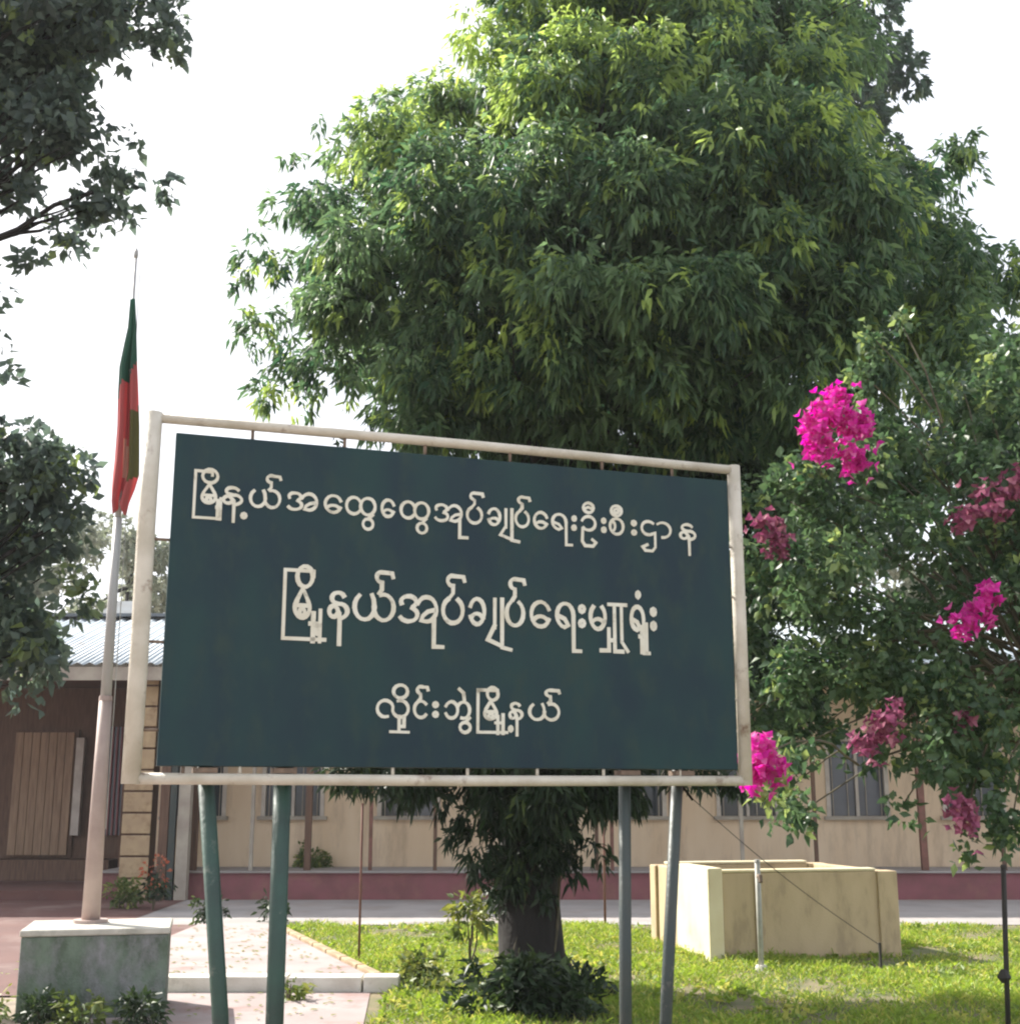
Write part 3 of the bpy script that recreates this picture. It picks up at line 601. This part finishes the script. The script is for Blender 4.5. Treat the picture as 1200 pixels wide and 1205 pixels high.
def stroke(b, pts, wd, thick, y0):
    """flat brush stroke with mitred corners, standing proud of the board (sign space)"""
    closed = (Vector(pts[0]) - Vector(pts[-1])).length < 1e-5; pv = [Vector(p) for p in pts]
    if closed: pv = pv[:-1]
    n = len(pv); Lf, Rt = [], []; ph0 = random.uniform(0, 6)
    for i in range(n):
        p = pv[i]; a = pv[i - 1] if (i > 0 or closed) else None; q = pv[(i + 1) % n] if (i < n - 1 or closed) else None
        d0 = (p - a).normalized() if a is not None else None; d1 = (q - p).normalized() if q is not None else None
        if d0 is None: d0 = d1; 
        if d1 is None: d1 = d0
        t = (d0 + d1); t = t.normalized() if t.length > 1e-4 else d1
        nn = Vector((-t.y, t.x)); k = 1 / max(.5, abs(nn.dot(Vector((-d1.y, d1.x)))))
        pp = p
        if not closed and i == 0: pp = p - d1 * wd * .35
        if not closed and i == n - 1: pp = p + d0 * wd * .35
        wv = wd * (1 + .13 * math.sin(i * .9 + ph0)); Lf.append(pp + nn * wv * .5 * k); Rt.append(pp - nn * wv * .5 * k)
    base = len(b.v); yf = y0 - thick
    for i in range(n):
        for q, y in ((Lf[i], yf), (Rt[i], yf), (Lf[i], y0), (Rt[i], y0)): b.v.append((q.x, y, q.y))
    rng_ = range(n if closed else n - 1)
    for i in rng_:
        a = base + i * 4; d = base + ((i + 1) % n) * 4
        for f in ((a, a + 1, d + 1, d), (a, d, d + 2, a + 2), (a + 1, a + 3, d + 3, d + 1)): b.f.append(f); b.mi.append(0)
    if not closed:
        for a in (base, base + (n - 1) * 4): b.f.append((a, a + 1, a + 3, a + 2)); b.mi.append(0)
def letters(spec, body, wd, basef):
    for name, pa, pb, parts in spec:
        b = MB(); k = 0
        um = (pa + pb) / 2; ua = UV(pa, basef(pa))[0]; ub = UV(pb, basef(pb))[0]; vb = (UV(um, basef(um))[1])
        for part in parts:
            g, dx, sx = part[0], part[1], part[2]
            dy = part[3] if len(part) > 3 else 0; sy = part[4] if len(part) > 4 else 1
            gw, st = GL[g]
            for s in st:
                pts = [(ua + (ub - ua) * (dx + x / gw * sx), vb + body * (dy + y * sy) + random.uniform(-.0006, .0006)) for x, y in s]
                if len(pts) > 4 and (Vector(s[0]) - Vector(s[-1])).length < 1e-5: pts[-1] = pts[0]
                stroke(b, pts, wd * random.uniform(.93, 1.07), .003 + k * .0003, -.0125); k += 1
        b.build('letter', 'letter', board)
def L1(x): return 599 + (x - 330) * .0765 if x < 560 else 616.6 + (x - 560) * .0775
def L2(x): return 730 + (x - 430) * .040
def L3(x): return 844 + (x - 450) * .018
myo = lambda: [('rbr', 0, 1.0, 0, 1), ('ma', .22, .62), ('i', .25, .62), ('u', .62, .5, .0, .9)]
# line 1
letters([
 ('myo', 228, 258, [('rbr', 0, .66), ('ma2', .25, .62), ('i', .2, .75), ('uu2', .9, .22)]), ('na', 260, 287, [('na', 0, 1), ('dot', .85, .3, -.2)]), ('y', 293, 329, [('ya', 0, 1), ('asat', .38, .6)]),
 ('a', 337, 373, [('a', 0, 1)]), ('e', 380, 401, [('e', 0, 1)]), ('tw', 406, 441, [('ta', 0, 1), ('wa', .5, .5)]), ('e', 447, 463, [('e', 0, 1)]), ('tw', 470, 504, [('ta', 0, 1), ('wa', .5, .5)]),
 ('au', 510, 543, [('a', 0, 1), ('u', .55, .7)]), ('p', 547, 567, [('pa', 0, 1), ('asat', 0, 1)]), ('kh', 572, 588, [('kha', 0, 1)]), ('yp', 590, 603, [('yapin', 0, 1)]), ('p', 604, 622, [('pa', 0, 1), ('asat', 0, 1)]),
 ('e', 626, 643, [('e', 0, 1)]), ('r', 647, 666, [('ra', 0, 1)]), ('v', 671, 677, [('visarga', 0, 1)]), ('uu', 681, 701, [('uu', 0, 1)]), ('v', 706, 712, [('visarga', 0, 1)]), ('c', 715, 733, [('ca', 0, 1), ('ii', 0, 1)]), ('v', 741, 748, [('visarga', 0, 1)]),
 ('tt', 752, 771, [('tta', 0, 1)]), ('aa', 777, 788, [('aa', 0, 1)]), ('n', 797, 819, [('na', 0, 1)])], .074, .0125, L1)
# line 2
letters([
 ('myo', 333, 366, [('rbr', 0, 1.0, .03, .96), ('ma2', .34, .62), ('i', .36, .7)]), ('u', 366, 382, [('uu2', 0, 1), ('dot', .2, .5, -.1)]), ('n', 384, 411, [('na', 0, 1)]), ('y', 415, 463, [('ya', 0, 1), ('asat', .4, .55)]),
 ('au', 468, 514, [('a', 0, 1), ('u', .6, .6)]), ('p', 518, 545, [('pa', 0, 1), ('asat', 0, 1)]), ('kh', 550, 570, [('kha', 0, 1)]), ('yp', 576, 592, [('yapin', 0, 1)]), ('p', 593, 616, [('pa', 0, 1), ('asat', 0, 1)]),
 ('e', 622, 646, [('e', 0, 1)]), ('r', 652, 675, [('ra', 0, 1)]), ('v', 679, 688, [('visarga', 0, 1)]), ('m', 692, 712, [('ma', 0, 1)]), ('h', 705, 738, [('hu', 0, 1)]), ('r', 740, 757, [('ra', 0, 1), ('anus', .4, .35)]), ('u', 752, 763, [('uu2', 0, 1)]), ('v', 764, 771, [('visarga', 0, 1)])], .112, .0170, L2)
# line 3
letters([
 ('l', 442, 480, [('la', 0, 1), ('hstem', .4, .6), ('i', .45, .55)]), ('ng', 485, 502, [('nga', 0, 1), ('asat', 0, 1)]), ('v', 507, 515, [('visarga', 0, 1)]), ('bh', 522, 552, [('bha', 0, 1), ('wa', .5, .6), ('ai', .4, .6)]),
 ('myo', 561, 584, [('rbr', 0, 1.0, .03, .96), ('ma2', .3, .7), ('i', .4, .7)]), ('u', 583, 595, [('uu2', 0, 1)]), ('n', 597, 615, [('na', 0, 1), ('dot', 0, .3, -.2)]), ('y', 621, 657, [('ya', 0, 1), ('asat', .4, .6)])], .070, .0130, L3)

# ============================================================ FLAGPOLE, PLINTH, FLAG
FX, FY = -3.24, 10.3
pd = thing('flagpole_plinth', 'algae-stained concrete plinth with a white top carrying the flagpole', 'plinth', (FX, FY, 0))
pd.rotation_euler = (0, 0, R(13)); PT = .62
ci, si = math.cos(R(13)), math.sin(R(13))
fl_, fr2 = P(17, 1150, 9.70), P(199, 1150, 9.94)
def loc(p): dx, dy = p.x - FX, p.y - FY; return dx * ci + dy * si, -dx * si + dy * ci
(xl, yl), (xr, yr) = loc(fl_), loc(fr2)
b = MB(); b.box(xl + .02, xr - .02, yl + .02, yl + .78, 0, PT - .035); b.build('body', 'pedestal', pd, bevel=.01)
b = MB(); b.box(xl + .01, xr - .01, yl + .01, yl + .79, PT - .033, PT + .015); b.build('cap', 'pedcap', pd, bevel=.012)
fp = thing('flagpole', 'tall pale stepped flagpole on the stained plinth', 'flagpole', (FX, FY, .635))
b = MB(); b.tube([(0, 0, 0), (0, 0, 1.0), (0, 0, 1.72)], [.070, .058, .050], seg=14); b.build('lower_pole', 'polelow', fp, smooth=True)
b = MB(); b.tube([(0, 0, 1.72), (0, 0, 3.2)], [.043, .034], seg=12); b.build('upper_pole', 'pole', fp, smooth=True)
b = MB(); b.tube([(0, 0, 3.2), (0, 0, 5.52)], [.026, .014], seg=10); b.build('top_pole', 'pole', fp, smooth=True)
b = MB(); b.tube([(0, 0, 1.70), (0, 0, 1.74)], [.054, .05], seg=12); b.build('collar', 'polelow', fp)
b = MB(); b.tube([(0, 0, 0.0), (0, 0, .025)], [.13, .13], seg=14); b.build('base_plate', 'polelow', fp)
b = MB(); b.tube([(0, 0, 5.5), (0, 0, 5.53), (0, 0, 5.57), (0, 0, 5.6)], [.015, .020, .018, .006], seg=10); b.build('finial', 'pole', fp, smooth=True)
b = MB(); b.tube([(.07, 0, .7), (.075, -.01, 2.5), (.05, -.02, 5.4)], .004, seg=5); b.build('halyard', 'thinpole', fp)
# limp flag: columns of cloth hanging in folds from the hoist
ft = mat('x', (.1, .1, .1)); bpy.data.materials.remove(ft)
def cloth(name, c):
    m, t, bs = nodes(name); bs.inputs['Base Color'].default_value = rgba(c); bs.inputs['Roughness'].default_value = .85
    tr = t.nodes.new('ShaderNodeBsdfTranslucent'); tr.inputs[0].default_value = rgba(c); mx = t.nodes.new('ShaderNodeMixShader'); mx.inputs[0].default_value = .45
    t.links.new(bs.outputs[0], mx.inputs[1]); t.links.new(tr.outputs[0], mx.inputs[2]); t.links.new(mx.outputs[0], t.nodes['Material Output'].inputs['Surface']); return m
M['fgreen'] = cloth('flag_green', (.05, .16, .11)); M['fred'] = cloth('flag_red', (.62, .16, .16)); M['folive'] = cloth('flag_olive', (.16, .15, .05)); M['fstar'] = cloth('flag_pale_star', (.70, .45, .36))
outl = [(352, 154, 160), (385, 151, 161), (405, 146, 161), (430, 140, 161), (460, 138, 162), (500, 137, 163), (540, 134, 163), (558, 132, 163), (575, 131, 158), (590, 131, 152), (598, 133, 149)]
b = MB(); NC = 26; rows = []
for i, (py, xa, xb) in enumerate(outl):
    rw = []
    for j in range(NC + 1):
        s = j / NC; px = xa + (xb - xa) * s
        if py <= 430 and py >= 385 and .35 < s < .6: dzp = 14 * (1 - (py - 385) / 60)      # notch between the two peaks
        else: dzp = 0
        if i == len(outl) - 1: dzp += 8 * math.sin(s * 9)
        fold = .045 * math.sin(s * 4 * math.pi + i * .25) * min(1, i / 3)
        p = P(px, py + dzp, FY - .03); rw.append((p.x, FY - .03 + fold - .02, p.z))
    rows.append(rw)
sub = 5; fine = []
for i in range(len(rows) - 1):
    for q in range(sub):
        t = q / sub; fine.append(([tuple(a + (c_ - a) * t for a, c_ in zip(r1, r2)) for r1, r2 in zip(rows[i], rows[i + 1])], outl[i][0] + (outl[i + 1][0] - outl[i][0]) * t))
fine.append((rows[-1], outl[-1][0]))
for i in range(len(fine) - 1):
    for j in range(NC):
        s = (j + .5) / NC; y = fine[i][1] + 6 * math.sin(s * 7)
        mi = 0 if y < 425 + 40 * (1 - s) else 1
        if s > .66 and y > 478: mi = 2
        if s > .45 and 520 < y and s < .68 and y < 592 and (j % 3): mi = 1
        if .38 < s < .56 and 515 < y < 560: mi = 3
        if s > .66 and y > 560: mi = 1
        b.face([fine[i][0][j], fine[i][0][j + 1], fine[i + 1][0][j + 1], fine[i + 1][0][j]], mi)
o = b.build('flag', ['fgreen', 'fred', 'folive', 'fstar'], smooth=True)
bm = bmesh.new(); bm.from_mesh(o.data); bmesh.ops.remove_doubles(bm, verts=bm.verts, dist=1e-5); bm.to_mesh(o.data); bm.free()
s = o.modifiers.new('thick', 'SOLIDIFY'); s.thickness = .003
tag(o, 'limp green and red flag with a pale star hanging from the flagpole', 'flag')

# ============================================================ LOW WHITE FENCE at the left edge
wf = thing('low_fence', 'low white fence with two rails left of the flagpole plinth', 'fence', (-4.0, 10.1, 0))
for i in range(4):
    b = MB(); b.box(-.09 - i * .8, .0 - i * .8, -.045, .045, 0, .52 if i else .50); b.build('post', 'white', wf, bevel=.01)
for z_ in (.14, .30, .45):
    b = MB(); b.box(-2.6, .03, -.075, -.047, z_, z_ + .07); b.build('rail', 'white', wf, bevel=.008)

# ============================================================ WATER TANK
A = G(836, 1133); yaw = R(13)
tk = thing('water_tank', 'open cream concrete water tank with corner posts on the lawn', 'water tank', (A.x, A.y, 0), yaw)
TW, TD, TH = 2.06, 1.75, .84
def tb(name, m, *a, bevel=.012): b = MB(); b.box(*a); return b.build(name, m, tk, bevel=bevel)
tb('front_wall', 'tank', .16, TW - .20, .03, .15, -.02, TH)
tb('back_wall', 'tank', .16, TW - .20, TD - .15, TD - .03, -.02, TH)
tb('side_wall', 'tank', .03, .15, .925, TD - .19, -.02, TH)
tb('side_wall', 'tank', TW - .17, TW - .05, .24, TD - .19, -.02, TH)
tb('corner_post', 'tankwhite', 0, .155, 0, .92, -.02, TH + .05)
tb('corner_post', 'tank', TW - .22, TW, 0, .22, -.02, TH + .0)
tb('corner_post', 'tank', 0, .155, TD - .18, TD, -.02, TH)
tb('corner_post', 'tank', TW - .22, TW, TD - .18, TD, -.02, TH)
tb('pilaster', 'tank', .50, .60, 0.0, .028, -.02, TH - .01)
tb('rim', 'tankwhite', .16, TW - .225, .02, .165, TH + .002, TH + .03)
tb('rim', 'tankwhite', .16, TW - .225, TD - .16, TD - .02, TH + .002, TH + .03)
tb('water', 'glass', .155, TW - .175, .155, TD - .155, .3, .5, bevel=0)
# pipe posts and stakes on the lawn
def post(name, label, cat, g, ztop, r, m, lean=0, top=None):
    t = thing(name, label, cat, (g.x, g.y, 0)); b = MB(); b.tube([(0, 0, -.05), (lean * .5, 0, ztop * .5), (lean, 0, ztop)], r, seg=9); b.build('pole', m, t, smooth=True)
    b = MB(); b.tube([(lean, 0, ztop), (lean, 0, ztop + .02)], [r * 1.25, r * .9], seg=9); b.build('cap', top or m, t)
    return t
g = G(896, 1142); t = post('standpipe', 'pale grey standpipe in front of the water tank', 'pipe', g, .98, .026, 'thinpole')
b = MB(); b.tube([(0, 0, .85), (0, -.12, .85), (0, -.14, .80)], .02, seg=8); b.build('tap', 'rod', t); b = MB(); b.tube([(0, 0, -.02), (0, 0, .05)], [.08, .05], seg=10); b.build('footing', 'kerb', t)
g = G(422, 1137); post('garden_stake', 'thin stake with pale upper half beside the path edge', 'stake', g, 1.5, .012, 'stemred')
g = G(712, 1090); post('garden_stake', 'thin reddish stake right of the dark tree trunk', 'stake', g, 1.5, .016, 'stemred')
g = Vector((2.95, 7.9, 0)); g = Vector((P(1184, 1190, 9.3).x, 9.3, 0)); t = post('dark_stake', 'dark leaning stake at the right edge of the lawn', 'stake', g, 1.1, .018, 'darkpipe', lean=.06)
b = MB(); b.tube([(0, -.01, .33), (0, -.01, .37), (0, -.01, .42)], [.02, .05, .02], seg=8); b.build('clamp', 'darkpipe', t)
# drooping wire across the tank
b = MB(); a_ = P(815, 940, 11.5); e_ = P(1035, 1112, 12.3); b.tube([a_.lerp(e_, i / 8) - Vector((0, 0, .06 * math.sin(math.pi * i / 8))) for i in range(9)], .0035, seg=5)
o = b.build('wire', 'darkpipe'); tag(o, 'thin dark guy wire slanting down across the water tank', 'wire')
b = MB(); b.tube([e_ + Vector((0, 0, .02)), (e_.x, e_.y, -.05)], .014, seg=6); b.build('anchor', 'darkpipe', o)
b = MB(); b.tube([a_ + Vector((0, 0, -.01)), a_ + Vector((-.25, .1, .35))], .012, seg=5); b.build('upper_end', 'bark', o)

# ============================================================ SMALL PLANTS
def shrub(name, label, cat, c, r, m, per=500, nl=8, L_=(.06, .12), W_=.4, down=-.1, youngf=.1, group=None, squash=.8, stem=True, pot=False, cz=None, extra=()):
    t = thing(name, label, cat, (0, 0, 0), 0, group); z_ = cz if cz is not None else r * .75
    lo_ = [((c[0] + random.uniform(-.4, .4) * r, c[1] + random.uniform(-.3, .3) * r, z_ + random.uniform(-.2, .3) * r), r * random.uniform(.55, .8)) for _ in range(4)] + list(extra)
    B, D, LL, Wd, T, Yg = lobes_to_leaves(lo_, per, nl, L_, W_, down, youngf=youngf, shell=(.1, 1.1), squash=squash)
    keep = B[:, 2] > .01
    leaves('foliage', m, B[keep], D[keep], LL[keep], Wd[keep], T[keep], Yg[keep], t)
    b = MB()
    for (q, rr, *_) in lo_:
        pts, rd = limb((c[0], c[1], .0 if not pot else .2), q, .012, .004); b.tube(pts, rd, seg=5)
    b.build('stem', 'twig', t)
    if pot:
        b = MB(); b.tube([(c[0], c[1], 0), (c[0], c[1], .22), (c[0], c[1], .26)], [.11, .16, .17], seg=12); b.build('pot', 'pot', t, smooth=False)
    return t
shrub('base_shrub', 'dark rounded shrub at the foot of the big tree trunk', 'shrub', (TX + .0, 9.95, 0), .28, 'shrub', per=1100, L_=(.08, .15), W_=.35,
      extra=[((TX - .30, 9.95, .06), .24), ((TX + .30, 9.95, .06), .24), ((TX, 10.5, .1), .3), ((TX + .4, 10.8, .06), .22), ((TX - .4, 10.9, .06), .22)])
shrub('yellow_shrub', 'loose yellow-green weeds left of the tree foot', 'shrub', (TX - .95, 11.2, 0), .2, 'weed', per=420, youngf=.6, squash=.4, cz=.06)
shrub('yellow_shrub', 'tall spindly yellow-green plant close to the left side of the trunk', 'shrub', (TX - .55, 12.6, 0), .28, 'weed', per=260, youngf=.4, cz=.55)
shrub('yellow_shrub', 'bright yellow-green weeds at the corner of the path', 'shrub', (pB.x + .35, 11.5, 0), .22, 'weed', per=600, youngf=.6)
for i, (px, py, r, lab) in enumerate(((362, 1052, .35, 'brownish pot plant at the veranda post left of centre'), (245, 1090, .22, 'small dark plant seen behind the left green leg'), (322, 1086, .22, 'small dark plant seen behind the second green leg'),
    (140, 1070, .3, 'red-brown leafy plant on the forecourt between flagpole and sign post'), (60, 1040, .4, 'tall pot plant in front of the boarded porch door'))):
    g = G(px, py); 
    shrub('pot_plant' if i in (0, 4) else 'small_plant', lab, 'plant', (g.x, g.y, 0), r, 'shrub' if i in (1, 2, 4) else 'weed', per=350, youngf=.2, pot=i in (0, 4), cz=(.25 + r * (.8 if i < 4 else 2.6)) if i in (0, 4) else r * .9)
g = G(180, 1072)
t = shrub('flowering_plant', 'small plant with orange-red flowers beside the porch corner', 'plant', (g.x, g.y, 0), .22, 'shrub', per=400, cz=.35)
c_ = np.array([g.x, g.y, .52]); u = norm(rng.normal(size=(60, 3))); leaves('flowers', 'orangefl', c_ + u * np.array([.18, .12, .22]), u, .07, .05, rng.random(60), .1, t)
# weeds growing up the front of the plinth
for i, (px, r, lab) in enumerate(((50, .16, 'dark weeds against the left of the plinth front'), (100, .17, 'green weeds in the middle of the plinth front'), (165, .19, 'dark leafy weed at the right corner of the plinth'), (-10, .15, 'yellowish weeds under the low white fence'))):
    c = P(px, 1190, 9.5); shrub('weed_clump', lab, 'weeds', (c.x, 9.48, 0), r, ['shrub', 'weed', 'shrub', 'weed'][i], per=650, youngf=.15, L_=(.05, .11), W_=.35)
c = P(335, 1190, 10.6); shrub('weed_clump', 'sparse weeds below the path kerb behind the sign legs', 'weeds', (c.x, 10.7, 0), .14, 'weed', per=400, youngf=.3)

# ============================================================ GRASS (ground cover)
def inlawn(x, y):
    xl = np.where(y > 11.35, pB.x + .12 + (pA.x - pB.x) * (y - 11.35) / 4.5, np.where(y > 7.4, -1.0, -.6)); return (x > xl) & (y < 16.6)
n = 260000
yy = 6.0 + 10.6 * rng.random(n) ** 1.0; xx = rng.uniform(-2.9, 9, n)
pat = np.sin(xx * 1.7 + 1) * np.sin(yy * 1.3) + .6 * np.sin(xx * 4.1 + yy * 2.2) + .4 * np.sin(xx * 7 - yy * 5)
k = inlawn(xx, yy) & (rng.random(n) < .66 + .42 * pat); xx, yy, pat = xx[k], yy[k], pat[k]; n = len(xx)
k = (xx > -1.2 + -.42 * yy) & (xx < .42 * yy + 1.2); xx, yy, pat = xx[k], yy[k], pat[k]; n = len(xx)
d = rng.normal(size=(n, 3)) * .55; d[:, 2] = 1
B = np.stack([xx, yy, np.zeros(n)], 1)
Lg = rng.uniform(.05, .15, n) * (1 + .3 * pat)
nw = 4200; wx, wy = rng.uniform(-3, 7.5, nw), rng.uniform(8.5, 16.4, nw)
kk = inlawn(wx, wy) & (np.sin(wx * 2.3 + wy) + np.sin(wy * 3.1 - wx) + rng.normal(0, .5, nw) > .2); wx, wy = wx[kk], wy[kk]; nw = len(wx)
dw = rng.normal(size=(nw * 4, 3)); dw[:, 2] = np.abs(dw[:, 2]) * .5 + .2
ow_ = leaves('low_weeds', 'grass', np.repeat(np.stack([wx, wy, np.full(nw, .03)], 1), 4, 0), dw, rng.uniform(.05, .11, nw * 4), rng.uniform(.025, .05, nw * 4), np.repeat(rng.random(nw), 4), np.repeat((rng.random(nw) < .3) * .8, 4), None, droop=.2)
tag(ow_, 'broad-leaved low weeds scattered among the lawn grass', 'weeds', kind='stuff')
o = leaves('grass', 'grass', B, d, Lg, rng.uniform(.006, .016, n), np.clip(.5 + .3 * pat + rng.normal(0, .2, n), 0, 1), (rng.random(n) < .22) * .8, None, droop=.35)
tag(o, 'bright yellow-green grass and low weeds covering the lawn', 'grass', kind='stuff')
# fallen leaves scattered on the path and lawn edge
n = 500
xx = rng.uniform(-4.5, -1.2, n); yy = rng.uniform(9.8, 15.7, n); zz = np.where((yy > 11.36), zp + .004, .018); k = (xx < pB.x - .1 + (pA.x - pB.x) * np.clip((yy - 11.35) / 4.5, 0, 1)) & ((yy > 11.4) | (yy < 11.05)); k &= ~((xx > -4.1) & (xx < -2.6) & (yy < 10.9))
d = rng.normal(size=(n, 3)); d[:, 2] = .05; upv = np.tile([[0, 0, 1.0]], (n, 1)) + rng.normal(size=(n, 3)) * .1
o = leaves('fallen_leaves', 'weed', np.stack([xx, yy, zz], 1)[k], d[k], .06, .025, rng.random(k.sum()), .6, None, up=upv[k], droop=-.02)
tag(o, 'dry fallen leaves scattered on the pale path', 'leaves', kind='stuff')
# ============================================================ HAZE (added veil of bright air and lens flare, lifts the darks; ends above the highest crown)
m = bpy.data.materials.new('haze'); m.use_nodes = True; t = m.node_tree; t.nodes.clear()
pv_ = t.nodes.new('ShaderNodeVolumePrincipled'); pv_.inputs['Density'].default_value = HAZE = 0.0007; pv_.inputs['Color'].default_value = (.93, .96, 1, 1); pv_.inputs['Anisotropy'].default_value = .3
mo = t.nodes.new('ShaderNodeOutputMaterial'); t.links.new(pv_.outputs[0], mo.inputs['Volume']); M['haze'] = m
b = MB(); b.box(-910, 910, -310, 1510, -1.0, 24.0); o = b.build('haze', 'haze'); o['kind'] = 'stuff'
tag(o, 'thin pale haze added as a glare veil over the whole yard', 'haze', kind='stuff')
